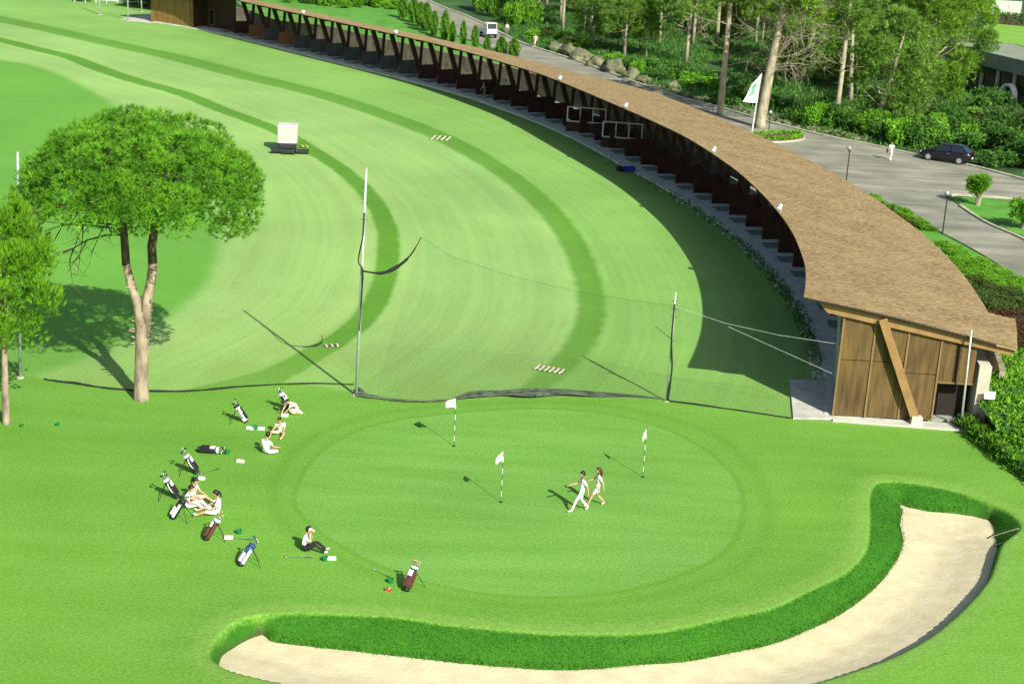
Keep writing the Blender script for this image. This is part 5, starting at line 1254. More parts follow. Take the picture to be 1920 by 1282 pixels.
# shoulder bag of the walker
b = gp(1669, 300, GZ + 0.02); t = thing('shoulder_bag', 'dark shoulder bag carried by the walker on the road', 'bag', b + Vector((-0.32, -0.02, 0.62))); MB().box((0, 0, 0.14), (0.12, 0.28, 0.28), taper=0.85).build('pouch', M['bag_black'], t); MB().tube([(0, -0.1, 0.27), (0.04, 0, 0.5), (0.08, 0, 0.66), (0.04, 0.02, 0.5), (0, 0.1, 0.27)], 0.012, 5).build('strap', M['bag_black'], t)

# ---- golf bags
def golf_bag(px, top, cols, label, seed, flat=False):
    rs = np.random.RandomState(seed); b = gp(*px); ox = (top[0] - px[0]) / 45.0; tilt = 0.62
    L = 0.88; hz = L * math.cos(math.radians(60)); ox = max(-hz * 0.97, min(hz * 0.97, ox)); oy = math.sqrt(max(0.0, hz * hz - ox * ox)) * (1 if px[1] - top[1] > 38 else -0.6)
    t = thing('golf_bag', label, 'golf bag', b, 0, 'golf bags beside the green')
    if flat: d = Vector((math.cos(-0.15), math.sin(-0.15), 0.06)).normalized(); base = Vector((-0.45, 0.1, 0.14))
    else: d = Vector((ox, oy, L * math.sin(math.radians(60)))).normalized(); base = Vector((0, 0, 0.05))
    sd = d.cross(Vector((0, 0, 1))).normalized(); nn = sd.cross(d).normalized()
    if nn.z < 0: nn = -nn
    mats = cols
    MB().tube([base + d * s for s in (0, 0.03, 0.30, 0.62, 0.84)], [0.115, 0.125, 0.12, 0.115, 0.13], 12).build('bag_body', M[mats[0]], t, True)
    MB().tube([base + d * 0.82, base + d * 0.90], [0.142, 0.142], 12).build('top_cuff', M[mats[2]], t, True)
    MB().tube([base - d * 0.01, base + d * 0.07], [0.132, 0.132], 12).build('base', M['bag_black'], t, True)
    MB().beam(base + d * 0.14 + nn * 0.13, base + d * 0.50 + nn * 0.125, 0.19, 0.10, up=nn).build('pocket', M[mats[1]], t)
    MB().beam(base + d * 0.54 + nn * 0.12, base + d * 0.76 + nn * 0.12, 0.15, 0.07, up=nn).build('pocket', M[mats[2]], t)
    MB().beam(base + d * 0.12 + sd * 0.12, base + d * 0.72 + sd * 0.115, 0.10, 0.13, up=sd).build('side_pocket', M[mats[1]], t)
    MB().tube([base + d * 0.25 - sd * 0.12, base + d * 0.4 - sd * 0.24, base + d * 0.62 - sd * 0.25, base + d * 0.76 - sd * 0.12], 0.022, 6).build('strap', M[mats[2]], t, True)
    if not flat:
        hd = Vector((d.x, d.y, 0)).normalized()
        for s_ in (-1, 1):
            a = base + d * 0.72 - nn * 0.10; e = Vector((a.x, a.y, 0)) + hd * 0.26 + sd * s_ * 0.32; MB().tube([a + sd * s_ * 0.06, e + Vector((0, 0, 0.01))], 0.012, 5).build('stand_leg', M['dark_metal'], t)
    for k in range(7):
        a = k * 0.9; rr = 0.08; o0 = sd * rr * math.cos(a) + nn * rr * math.sin(a); ln = rs.uniform(1.02, 1.2); e = base + d * ln + o0 * 1.4
        c = MB().tube([base + d * 0.7 + o0, e], 0.008, 5).build('club_shaft', M['steel'], t)
        hm = M[mats[3]] if k % 3 else M['steel']
        MB().ball(e + sd * 0.025 * math.cos(a) + nn * 0.02, (0.05, 0.045, 0.035) if k % 3 else (0.045, 0.02, 0.03), 8, 6).build('club_head', hm, c, True)
golf_bag((461, 792), (441, 757), ('bag_white', 'bag_black', 'bag_black', 'bag_black'), 'white golf bag with black base standing left of the white packets', 1)
golf_bag((542, 768), (527, 734), ('bag_black', 'bag_black', 'bag_white', 'bag_black'), 'black golf bag standing beside the kneeling person', 2)
golf_bag((391, 850), (420, 850), ('bag_black', 'bag_black', 'bag_white', 'bag_black'), 'black golf bag lying flat on the grass', 3, True)
golf_bag((369, 888), (340, 858), ('bag_black', 'bag_black', 'bag_white', 'bag_black'), 'black golf bag with white pocket below the one lying flat', 4)
golf_bag((332, 934), (300, 900), ('bag_black', 'bag_black', 'bag_white', 'bag_black'), 'leftmost golf bag, black with a white stripe', 5)
golf_bag((324, 972), (350, 938), ('bag_black', 'bag_white', 'bag_black', 'bag_black'), 'white and black golf bag with its stand legs spread, below the sitting pair', 6)
golf_bag((386, 1012), (414, 968), ('bag_black', 'bag_brown', 'bag_white', 'club_tan'), 'maroon and white golf bag with tan headcovers', 7)
golf_bag((451, 1060), (488, 1020), ('bag_blue', 'bag_white', 'bag_blue', 'bag_blue'), 'blue and white golf bag', 8)
golf_bag((761, 1108), (773, 1063), ('bag_black', 'bag_brown', 'bag_white', 'club_tan'), 'black and maroon golf bag with white cuff standing apart near the bunker', 9)

# ---- ball baskets and packets
def basket(px, label, s=1.0):
    b = gp(*px); t = thing('ball_basket', label, 'basket', b, random.uniform(0, 6), 'green ball baskets on the lawn'); t.scale = (s * 0.8, s * 0.8, s * 0.7)
    mb = MB(); n = 14
    mb.tube([(0, 0, 0), (0, 0, 0.22)], [0.11, 0.145], n, cap=False); mb.tube([(0, 0, 0.22), (0, 0, 0.01)], [0.135, 0.10], n, cap=False); mb.disc((0, 0, 0), 0.11, 0.012, n); mb.build('pail', M['basket'], t, True)
    MB().tube([(0.145 * math.cos(a), 0.145 * math.sin(a), 0.22) for a in np.linspace(0, 2 * PI, 15)], 0.012, 5, cap=False).build('rim', M['basket'], t)
    MB().tube([(-0.14, 0, 0.22), (-0.12, 0.05, 0.32), (0, 0.08, 0.36), (0.12, 0.05, 0.32), (0.14, 0, 0.22)], 0.008, 5).build('handle', M['basket'], t)
def packet(px, rz, label, w=0.32, m='card', name='white_packet', cat='packet', group='white packets on the lawn'):
    b = gp(*px); t = thing(name, label, cat, b, rz, group)
    MB().box((0, 0, 0.04), (w, 0.13, 0.08), taper=0.96).build('box', M[m], t); MB().box((0, 0, 0.09), (w * 1.01, 0.135, 0.016)).build('lid', M[m], t); MB().box((w * 0.2, 0, 0.1), (0.05, 0.138, 0.006)).build('band', M['beige_cloth'], t)
for px, lb in (((478, 804), 'green basket between the two white packets at the back'), ((426, 851), 'green basket right of the golf bag lying flat'), ((367, 899), 'green basket beside the packet above the sitting pair'), ((448, 1000), 'green basket right of the maroon golf bag'), ((609, 1051), 'green basket in front of the person in black trousers'), ((732, 1092), 'green basket beside the golf bag near the bunker'), ((41, 800), 'green basket near the foot of the young pine'), ((108, 798), 'green basket on open lawn right of the young pine'), ((784, 798), 'dark green basket alone at the back left of the putting green')):
    basket(px, lb, 1.0 if px[0] > 200 else 0.8)
for px, rz, lb in (((469, 804), -0.3, 'white packet left of the basket, by the standing white bag'), ((490, 805), 0.0, 'white packet right of the basket at the back'), ((534, 780), 0.0, 'white packet in front of the kneeling person'), ((451, 866), -0.15, 'white packet lying alone right of the flat golf bag'), ((377, 898), 0.0, 'white packet above the sitting pair'), ((429, 1009), 0.1, 'white packet right of the maroon golf bag'), ((622, 1048), 0.1, 'white packet in front of the person in black trousers')):
    packet(px, rz, lb)
packet((728, 1107), -0.2, 'small red packet on the lawn near the bunker bag', 0.22, 'red', 'red_packet', 'packet', None)
def loose_club(px, rz, label):
    b = gp(*px); t = thing('golf_club', label, 'golf club', b, rz, 'golf clubs lying on the lawn')
    MB().tube([(-0.5, 0, 0.03), (0.15, 0, 0.03)], 0.009, 5).build('shaft', M['steel'], t); MB().tube([(0.15, 0, 0.03), (0.45, 0, 0.03)], 0.015, 6).build('grip', M['bag_black'], t); MB().ball((-0.53, 0.03, 0.04), (0.05, 0.06, 0.035), 8, 6).build('head', M['steel'], t, True)
loose_club((563, 1046), 0.12, 'golf club lying in front of the person in black trousers'); loose_club((720, 1078), -0.7, 'golf club lying beside the bag near the bunker'); loose_club((452, 1011), -0.05, 'golf club lying right of the maroon bag'); loose_club((396, 884), 0.9, 'golf club lying right of the black bag with white pocket')

# ---- bunker rakes
def rake(px0, px1, label):
    a = gp(px0[0], px0[1], SZ + 0.06); e = gp(px1[0], px1[1], 0.12); t = thing('bunker_rake', label, 'rake', a, 0, 'rakes at the bunker edge'); d = (e - a); sd = Vector((-d.y, d.x, 0)).normalized()
    MB().tube([(0, 0, 0), d], 0.02, 6).build('handle', M['plank'], t); hd = MB().beam(sd * -0.3, sd * 0.3, 0.05, 0.05).build('rake_head', M['dark_metal'], t)
    for k in range(9): MB().tube([sd * (-0.28 + k * 0.07), sd * (-0.28 + k * 0.07) + Vector((0, 0, -0.07))], 0.008, 4).build('tine', M['dark_metal'], hd)
rake((1857, 1006), (1910, 990), 'upper rake lying over the right bunker edge'); rake((1849, 1028), (1908, 1006), 'lower rake lying over the right bunker edge')

# ---- plank crossings in the swales
def planks(px, rz, n, w, l, label, m='plank'):
    b = gp(*px); t = thing('plank_crossing', label, 'planks', b, rz)
    for k in range(n): MB().box(((k - (n - 1) / 2) * w, 0, 0.06), (w * 0.34, l, 0.05)).build('plank', M[m], t)
    for s_ in (-1, 1): MB().box((0, s_ * l * 0.36, 0.018), (n * w, 0.08, 0.035)).build('bearer', M['bark_dark'], t)
planks((827, 260), -0.12, 4, 0.46, 2.1, 'weathered planks laid across the dark swale in mid range')
planks((1030, 694), -0.35, 6, 0.27, 0.8, 'row of pale planks at the near foot of the range')
planks((622, 649), 0.35, 3, 0.30, 0.35, 'short pale planks on the near end of the inner swale')
b = gp(1180, 322); t = thing('blue_crate', 'blue crate with a dark basket in the roof shadow beside the tees', 'crate', b, 0.3)
for x, y, sx, sy in ((0, 0.28, 0.8, 0.05), (0, -0.28, 0.8, 0.05), (0.4, 0, 0.05, 0.6), (-0.4, 0, 0.05, 0.6)): MB().box((x, y, 0.22), (sx, sy, 0.4)).build('side', M['blue'], t)
MB().box((0, 0, 0.04), (0.78, 0.54, 0.05)).build('bottom', M['blue'], t); MB().box((-0.75, 0.25, 0.2), (0.5, 0.5, 0.38), taper=1.1).build('dark_tub', M['bag_black'], t)

# ---- ball collecting cart on the range
def ball_cart():
    M['cab'] = mat('cream_cab_paint', (0.50, 0.49, 0.43), 0.5, 0.12, 2.5); M['cab_pane'] = mat('milky_screen', (0.40, 0.395, 0.35), 0.35, 0.15, 2.0)
    b = gp(541, 286); t = thing('ball_collector', 'white cabbed ball collecting cart with dark roller gangs on the range', 'vehicle', b, 0.12)
    cab = MB(); cab.box((-0.1, 0.75, 1.02), (1.62, 1.5, 0.5)); cab.build('cab_base', M['cab'], t)
    for y in (0.0,): MB().box((-0.1, -0.02, 1.62), (1.58, 0.05, 1.02)).build('front_screen', M['cab_pane'], t)
    for x in (-0.9, 0.7): MB().box((x, 0.75, 1.62), (0.05, 1.46, 1.02)).build('side_screen', M['cab_pane'], t)
    MB().box((-0.1, 1.5, 1.62), (1.58, 0.05, 1.02)).build('rear_screen', M['cab_pane'], t)
    MB().box((-0.1, 0.75, 2.2), (1.74, 1.66, 0.12), taper=0.94).build('roof', M['cab'], t)
    for x in (-0.88, 0.68):
        for y in (-0.04, 1.5): MB().tube([(x, y, 0.8), (x, y, 2.16)], 0.04, 6).build('cab_post', M['cab'], t)
    MB().box((-0.1, 0.7, 0.58), (1.3, 2.0, 0.3)).build('chassis', M['dark_metal'], t)
    for x in (-0.75, 0.55):
        for y in (0.0, 1.4):
            w = MB().tube([(x - 0.1, y, 0.29), (x + 0.1, y, 0.29)], 0.29, 14).build('wheel', M['rubber'], t); MB().tube([(x - 0.11, y, 0.29), (x + 0.11, y, 0.29)], 0.14, 10).build('rim', M['rim'], w)
    for cx, cy in ((-0.95, -0.55), (0.05, -0.85), (1.2, -0.5)):
        g = MB().beam((cx - 0.5, cy + 0.12, 0.36), (cx + 0.5, cy + 0.12, 0.36), 0.08, 0.08).build('gang_frame', M['dark_metal'], t)
        for k in range(11): MB().tube([(cx - 0.48 + k * 0.094, cy, 0.2), (cx - 0.44 + k * 0.094, cy, 0.2)], 0.2, 12).build('roller_disc', M['bag_black'], g)
        MB().box((cx, cy - 0.22, 0.30), (0.9, 0.22, 0.2), taper=1.15).build('ball_tray', M['dark_metal'], g)
    MB().beam((-1.0, -0.4, 0.5), (1.4, -0.3, 0.5), 0.07, 0.07).build('tow_bar', M['dark_metal'], t)
    for k in range(2): MB().beam((1.0 + k * 0.38, 0.15, 0.62), (1.25 + k * 0.38, -0.4, 0.62), 0.14, 0.05).build('yellow_bar', M['yellow'], t)
    MB().beam((0.8, 0.2, 0.55), (1.75, 0.2, 0.55), 0.06, 0.06).build('rear_bar', M['dark_metal'], t)
ball_cart()

# ---- net poles, ropes and nets
def net_pole(px0, px1, H, r, label, extra=None):
    b = gp(*px0); d_ = _fw * FPX + _rt * (px1[0] - 960) + _up * (641 - px1[1]); tt = b.y / d_[1]; top = Vector((d_[0] * tt, b.y, CAMH + d_[2] * tt))
    t = thing('net_pole', label, 'pole', b, 0, 'steel net poles'); e = top - b
    MB().tube([(0, 0, -0.1), e * 0.55, e], [r, r * 0.9, r * 0.7], 10).build('shaft', M['galv'], t, True); MB().disc((0, 0, -0.02), r * 2.2, 0.06, 12).build('base_plate', M['concrete'], t)
    for k in range(3): MB().tube([e * (0.78 + 0.07 * k) + Vector((-0.16, 0, 0)), e * (0.78 + 0.07 * k) + Vector((0.16, 0, 0))], 0.014, 5).build('hook', M['dark_metal'], t)
    return b, top
pl = net_pole((668, 741), (687, 315), 11, 0.08, 'tall steel net pole standing in the middle of the range foot')
pr_ = net_pole((1250, 752), (1267, 548), 5.5, 0.055, 'short net pole wrapped in black net at the right')
pw = net_pole((38, 708), (33, 285), 11, 0.08, 'tall steel net pole behind the young pine')
pb = net_pole((1801, 803), (1822, 618), 5, 0.06, 'pale pole standing against the shelter end wall')
net_pole((187, 28), (184, -60), 8, 0.12, 'pale net pole at the far left end of the range'); net_pole((266, 22), (262, -50), 8, 0.10, 'pale pole beside the wooden cabin'); net_pole((240, 40), (239, -60), 7, 0.09, 'thin pale pole in front of the path beside the cabin')
def rope(name, pts, r, label, cat='net', m='net', n=6, sub=6, wob=0.0):
    P_ = [Vector(p) for p in pts]; arr = []
    for i in range(len(P_) - 1):
        for k in range(sub):
            u = k / sub; p0, p1, p2, p3 = P_[max(i - 1, 0)], P_[i], P_[i + 1], P_[min(i + 2, len(P_) - 1)]
            arr.append(0.5 * (2 * p1 + (p2 - p0) * u + (2 * p0 - 5 * p1 + 4 * p2 - p3) * u * u + (3 * p1 - p0 - 3 * p2 + p3) * u ** 3))
    arr.append(P_[-1]); o = arr[0].copy()
    rr = [r * (1 + wob * mnoise.noise(p * 1.3)) if not hasattr(r, '__len__') else r[min(len(r) - 1, int(i / len(arr) * len(r)))] for i, p in enumerate(arr)]
    ob = MB().tube([p - o for p in arr], rr, n).build(name, M[m], None, True, o); return tag(ob, label, cat)
def at_pole(px, y):
    d_ = _fw * FPX + _rt * (px[0] - 960) + _up * (641 - px[1]); tt = y / d_[1]; return Vector((d_[0] * tt, y, CAMH + d_[2] * tt))
yp = pl[0].y - 0.16
rope('hanging_net', [at_pole((684, 398), yp), at_pole((681, 440), yp), at_pole((672, 488), yp), at_pole((680, 508), yp), at_pole((678, 560), yp), at_pole((674, 620), yp)], [0.025, 0.035, 0.03, 0.04, 0.03, 0.02], 'gathered black net hanging down the tall middle pole')
rope('net_swag', [at_pole((680, 508), yp), at_pole((715, 512), yp), at_pole((745, 500), yp), at_pole((770, 478), yp), at_pole((790, 445), yp)], [0.045, 0.08, 0.10, 0.075, 0.04, 0.025], 'black net swag looping right from the tall middle pole', wob=0.3)
yr = pr_[0].y - 0.12
rope('wrapped_net', [at_pole((1265, 570), yr), at_pole((1259, 640), yr), at_pole((1260, 690), yr), at_pole((1252, 750), yr)], [0.04, 0.045, 0.04, 0.05], 'black net bundled down the short right pole')
def ground_net(pts, r, label, flat=0.5, name='fallen_net'):
    """bundle of net lying on the grass: several loose strands in one heap"""
    P_ = catmull([gp(*p) for p in pts], 8); o = Vector((P_[0][0], P_[0][1], 0)); mb = MB(); rs = np.random.RandomState(len(pts))
    rads = np.interp(np.linspace(0, 1, len(P_)), np.linspace(0, 1, len(r)), r)
    for k in range(6):
        off_ = rs.normal(0, 0.8); ph = rs.uniform(0, 6)
        line = [(p[0] - o.x, p[1] - o.y + rads[i] * (off_ + 0.7 * math.sin(i * 0.35 + ph)), 0.02 + rads[i] * flat * abs(math.sin(i * 0.23 + ph * 2)) + 0.5 * rads[i] * flat) for i, p in enumerate(P_)]
        mb.tube(line, [max(0.012, rads[i] * (0.35 + 0.2 * math.sin(i * 0.5 + ph))) for i in range(len(P_))], 6)
    ob = mb.build(name, M['net_heap'] if max(r) > 0.15 else M['net'], None, True, o); return tag(ob, label, 'net')
ground_net([(82, 712), (120, 718), (160, 723), (210, 730), (265, 734), (330, 735), (390, 732), (450, 726), (520, 722), (600, 720), (664, 722)], [0.04, 0.07, 0.05, 0.06, 0.05, 0.055, 0.045, 0.04, 0.035], 'black net lying along the grass from the young pine to the middle pole')
ground_net([(668, 738), (690, 745), (720, 749), (760, 753), (800, 754), (850, 751)], [0.24, 0.12, 0.06, 0.07, 0.06, 0.05], 'black net heap at the foot of the tall middle pole')
ground_net([(846, 751), (880, 745), (940, 742), (1000, 741), (1060, 741), (1120, 742), (1180, 744), (1240, 748)], [0.04, 0.13, 0.19, 0.20, 0.18, 0.13, 0.07, 0.03], 'thick roll of folded black net on the grass behind the green', 0.6)
ground_net([(1250, 752), (1310, 760), (1370, 768), (1430, 777), (1484, 785)], [0.05, 0.035, 0.035, 0.03, 0.03], 'thin black net edge from the short right pole to the concrete pad')
# standing veil of net between the poles: fine mesh seen as a faint grey film
def veil():
    m, nt, b, out = new_mat('fine_net_mesh'); N = nt.nodes; L = nt.links
    b.inputs['Base Color'].default_value = (0.02, 0.03, 0.02, 1); b.inputs['Roughness'].default_value = 0.9
    tr = N.new('ShaderNodeBsdfTransparent'); ms = N.new('ShaderNodeMixShader'); ms.inputs[0].default_value = 0.075
    L.new(tr.outputs[0], ms.inputs[1]); L.new(b.outputs[0], ms.inputs[2]); L.new(ms.outputs[0], out.inputs[0])
    top = [(790, 445), (850, 482), (940, 512), (1020, 532), (1090, 548), (1180, 562), (1264, 574), (1360, 606), (1460, 628), (1566, 644)]
    bot = [(700, 746), (790, 752), (900, 746), (1000, 744), (1080, 744), (1170, 746), (1250, 752), (1370, 768), (1470, 783), (1558, 792)]
    B_ = [gp(*p) for p in bot]; T_ = [at_pole(p, q.y + 0.05) for p, q in zip(top, B_)]
    o = B_[0].copy(); t = thing('range_net', 'faint hanging safety net between the poles in front of the range', 'net', o); mb = MB(); nz = 8
    for q, p in zip(B_, T_):
        for k in range(nz + 1): u = k / nz; w = 0.25 * math.sin(u * PI) * math.sin(q.x * 0.9); v = q.lerp(p, u) - o; mb.v.append((v.x, v.y + w, v.z))
    for i in range(len(B_) - 1):
        for k in range(nz): a = i * (nz + 1) + k; mb.f.append((a, a + 1, a + nz + 2, a + nz + 1)); mb.m.append(0)
    mb.build('mesh', m, t, True)
    MB().tube([p - o for p in T_[:7]], 0.005, 5).build('top_cord', M['net'], t); MB().tube([p - o for p in T_[6:]], 0.009, 5).build('pale_cord', M['galv'], t)
    MB().tube([at_pole((1365, 612), B_[7].y) - o, at_pole((1460, 655), B_[8].y) - o, at_pole((1560, 700), B_[9].y) - o], 0.009, 5).build('pale_cord', M['galv'], t)
    MB().tube([at_pole((1264, 640), yr) - o, at_pole((1229, 612), yr) - o], 0.015, 5).build('side_cord', M['net'], t)
veil()

# ---- terrace chairs and table
def chair(loc, rz, label):
    t = thing('terrace_chair', label, 'chair', loc, rz, 'chairs on the range terrace')
    MB().box((0, 0, 0.44), (0.46, 0.46, 0.05)).build('seat', M['white_metal'], t); MB().box((0, -0.22, 0.72), (0.46, 0.05, 0.44), (0.15, 0, 0)).build('backrest', M['white_metal'], t)
    for x in (-0.2, 0.2):
        for y in (-0.2, 0.2): MB().tube([(x, y, 0), (x * 0.95, y * 0.95, 0.43)], 0.022, 5).build('leg', M['white_metal'], t)
c0 = gp(1097, 250, 0.14)
for i, (dx, dy, rz, lb) in enumerate(((-1.3, 0.5, -1.2, 'leftmost white chair on the range terrace'), (-0.4, -0.6, 0.2, 'white chair in front of the terrace table on the left'), (0.7, -0.5, -0.2, 'white chair in front of the terrace table on the right'), (1.3, 0.8, 1.5, 'rightmost white chair on the range terrace'))): chair((c0.x + dx, c0.y + 1.5 + dy, 0.16), rz, lb)
t = thing('terrace_table', 'round white table among the terrace chairs', 'table', (c0.x + 0.1, c0.y + 2.1, 0.14)); MB().disc((0, 0, 0.70), 0.5, 0.04, 18).build('tabletop', M['white_metal'], t); MB().tube([(0, 0, 0), (0, 0, 0.70)], 0.05, 8).build('pedestal', M['white_metal'], t); MB().disc((0, 0, 0), 0.28, 0.03, 14).build('foot', M['white_metal'], t)

# ---- bank sign
b = gp(1851, 772, 0.9); t = thing('bank_sign', 'small blank white sign in the ivy right of the shelter', 'sign', (b.x, b.y, 0.9)); MB().box((0, 0, 0.85), (0.52, 0.03, 0.36), (-0.2, 0, 0)).build('board', M['card'], t); MB().tube([(0, 0.03, -0.2), (0, 0.03, 0.7)], 0.02, 6).build('stake', M['galv'], t)

# ================================================================ road things
def street_lamp(px, H, label):
    b = G(*px); t = thing('street_lamp', label, 'lamp', b, 0.3, 'dark street lamps along the drive')
    MB().tube([(0, 0, 0), (0, 0, 0.2), (0, 0, H * 0.85)], [0.08, 0.05, 0.04], 8).build('post', M['dark_metal'], t)
    for a in (0.4, 2.5, 4.6): MB().tube([(0, 0, H * 0.84), (0.16 * math.cos(a), 0.16 * math.sin(a), H * 0.93), (0.30 * math.cos(a), 0.30 * math.sin(a), H)], 0.03, 5).build('arm', M['dark_metal'], t)
    MB().ball((0, 0, H * 0.94), (0.13, 0.13, 0.15), 10, 7).build('globe', M['lampglass'], t, True)
street_lamp((1586, 345), 2.9, 'dark lamp post behind the middle of the shelter roof'); street_lamp((1767, 438), 2.9, 'dark lamp post on the verge opposite the island lawn'); street_lamp((1441, 250), 2.0, 'short dark lamp post beside the planted oval')
def flagpole():
    b = G(1410, 246); t = thing('flagpole', 'white and green flag on a pale pole behind the shelter roof', 'flag', b); H = 5.2
    MB().tube([(0, 0, 0), (0.15, 0, H * 0.5), (0.35, 0, H)], [0.07, 0.06, 0.04], 8).build('pole', M['white_metal'], t)
    mb = MB(); nx, nz = 10, 14
    def fp(u, v, side=0.0):
        z = H - 0.05 - v * 2.6 - 0.9 * u * (1 - v) * 1.1; x = 0.33 - v * 0.10 - u * (0.75 + 0.55 * v); y = -0.10 * math.sin(u * 5 + v * 6) * u - side; return (x, y, z)
    for s_ in (0, 0.01):
        for i in range(nx + 1):
            for j in range(nz + 1): mb.v.append(fp(i / nx, j / nz, s_))
    q = (nx + 1) * (nz + 1)
    for i in range(nx):
        for j in range(nz):
            a = i * (nz + 1) + j; u, v = (i + 0.5) / nx, (j + 0.5) / nz
            g = 1 if ((u - 0.52) ** 2 / 0.07 + (v - 0.30) ** 2 / 0.012 < 1 or (0.25 < u < 0.85 and abs(v - 0.62 - 0.12 * (u - 0.5)) < 0.06) or (0.35 < u < 0.7 and abs(v - 0.5) < 0.04)) else 0
            mb.f += [(a, a + 1, a + nz + 2, a + nz + 1), (q + a, q + a + nz + 1, q + a + nz + 2, q + a + 1)]; mb.m += [g, g]
    mb.build('banner', [M['white_cloth'], M['flag_green']], t, True)
flagpole()
# planted oval in the road
c = G(1455, 262); t = thing('planted_oval', 'low planted oval with clipped yellow green rim beside the flag', 'planter', (c.x, c.y, GZ), 0.6)
MB().prism([(3.2 * math.cos(a), 1.5 * math.sin(a)) for a in np.linspace(0, 2 * PI, 25)[:-1]], 0.0, 0.16).build('kerb', M['kerb'], t); MB().prism([(3.0 * math.cos(a), 1.32 * math.sin(a)) for a in np.linspace(0, 2 * PI, 25)[:-1]], 0.02, 0.24).build('soil', M['soil'], t)
rs = np.random.RandomState(3); aa = rs.uniform(0, 2 * PI, 500); cc = np.stack([2.8 * np.cos(aa), 1.2 * np.sin(aa), rs.uniform(0.22, 0.5, 500)], 1); link('hedge_rim', tri_mesh('hedge_rim', tufts(cc, np.tile([[0, 0, 1.0]], (500, 1)), 0.25, 4, 0.2, 0.7, rs), M['shrub_bright']), t)

def wheel(t, x, y, r=0.32, w=0.2):
    wl = MB().tube([(x, y - w / 2, r), (x, y + w / 2, r)], r, 18).build('wheel', M['rubber'], t)
    s_ = 1 if y > 0 else -1; MB().tube([(x, y + s_ * (w / 2 - 0.01), r), (x, y + s_ * (w / 2 + 0.012), r)], r * 0.66, 14).build('rim', M['rim'], wl)
def car():
    rear = G(1806, 310); front = G(1738, 300); d = (front - rear); d.z = 0; d.normalize(); c = G(1772, 306) + Vector((0.3, 0.9, 0))
    t = thing('parked_car', 'black hatchback parked at the upper kerb', 'car', (c.x, c.y, GZ + 0.02), math.atan2(d.y, d.x))
    st = [(-2.1, 0.42, 0.62, 0.95, 0.80), (-2.02, 0.30, 0.80, 1.0, 0.86), (-1.5, 0.24, 0.86, 1.02, 0.87), (-0.6, 0.22, 0.88, 0.98, 0.87), (0.5, 0.22, 0.88, 0.94, 0.87), (1.2, 0.24, 0.86, 0.90, 0.86), (1.8, 0.30, 0.80, 0.80, 0.80), (2.1, 0.40, 0.66, 0.66, 0.66)]
    mb = MB()
    for x, zb, w, zt, w2 in st:
        for y, z in ((-w * 0.94, zb), (-w, zb + 0.18), (-w, zt * 0.78), (-w2 * 0.93, zt), (w2 * 0.93, zt), (w, zt * 0.78), (w, zb + 0.18), (w * 0.94, zb)): mb.v.append((x, y, z))
    for i in range(len(st) - 1):
        for k in range(8): a = i * 8 + k; b_ = i * 8 + (k + 1) % 8; mb.f.append((a, b_, b_ + 8, a + 8)); mb.m.append(0)
    mb.f += [tuple(range(7, -1, -1)), tuple((len(st) - 1) * 8 + k for k in range(8))]; mb.m += [0, 0]
    mb.build('body', M['car'], t, True)
    # cabin: roof skin on pillars, glass between
    lo = [(-1.95, 0.78, 1.0), (-0.5, 0.82, 0.98), (1.15, 0.80, 0.90)]; hi = [(-1.35, 0.60, 1.42), (-0.5, 0.64, 1.47), (0.35, 0.60, 1.42)]
    g = MB()
    for (x, w, z) in lo + hi: g.v += [(x, -w, z), (x, w, z)]
    g.f = [(0, 2, 8, 6), (2, 4, 10, 8), (1, 7, 9, 3), (3, 9, 11, 5), (0, 6, 7, 1), (4, 5, 11, 10)]; g.m = [0] * 6; g.build('glass', M['glass'], t)
    r = MB()
    for (x, w, z) in hi: r.v += [(x, -w - 0.02, z), (x, w + 0.02, z), (x, -w * 0.8, z + 0.05), (x, w * 0.8, z + 0.05)]
    for i in (0, 4): r.f += [(i, i + 2, i + 6, i + 4), (i + 2, i + 3, i + 7, i + 6), (i + 3, i + 1, i + 5, i + 7)]
    r.m = [0] * len(r.f); r.build('roof', M['car'], t, True)
    for s_ in (-1, 1):
        for a, b_ in (((-1.95, 0.79, 1.0), (-1.35, 0.61, 1.43)), ((-0.5, 0.83, 0.98), (-0.5, 0.65, 1.46)), ((1.15, 0.81, 0.90), (0.35, 0.61, 1.43))): MB().beam((a[0], s_ * a[1], a[2]), (b_[0], s_ * b_[1], b_[2]), 0.07, 0.05).build('pillar', M['car'], t)
        for x in (-1.3, 1.32): wheel(t, x, s_ * 0.80)
        MB().box((-2.03, s_ * 0.62, 0.84), (0.14, 0.30, 0.17)).build('tail_light', M['tail'], t); MB().box((2.02, s_ * 0.52, 0.62), (0.12, 0.28, 0.14)).build('headlight', M['lampglass'], t); MB().box((0.85, s_ * 0.95, 1.0), (0.16, 0.16, 0.12)).build('mirror', M['car'], t)
        MB().box((-0.35, s_ * 0.885, 0.80), (0.16, 0.02, 0.03)).build('door_handle', M['rim'], t)
    MB().box((-2.12, 0, 0.52), (0.10, 1.5, 0.22)).build('rear_bumper', M['car'], t); MB().box((2.10, 0, 0.48), (0.10, 1.3, 0.2)).build('front_bumper', M['car'], t); MB().box((-2.19, 0.12, 0.56), (0.02, 0.50, 0.12)).build('number_plate', M['card'], t)
car()
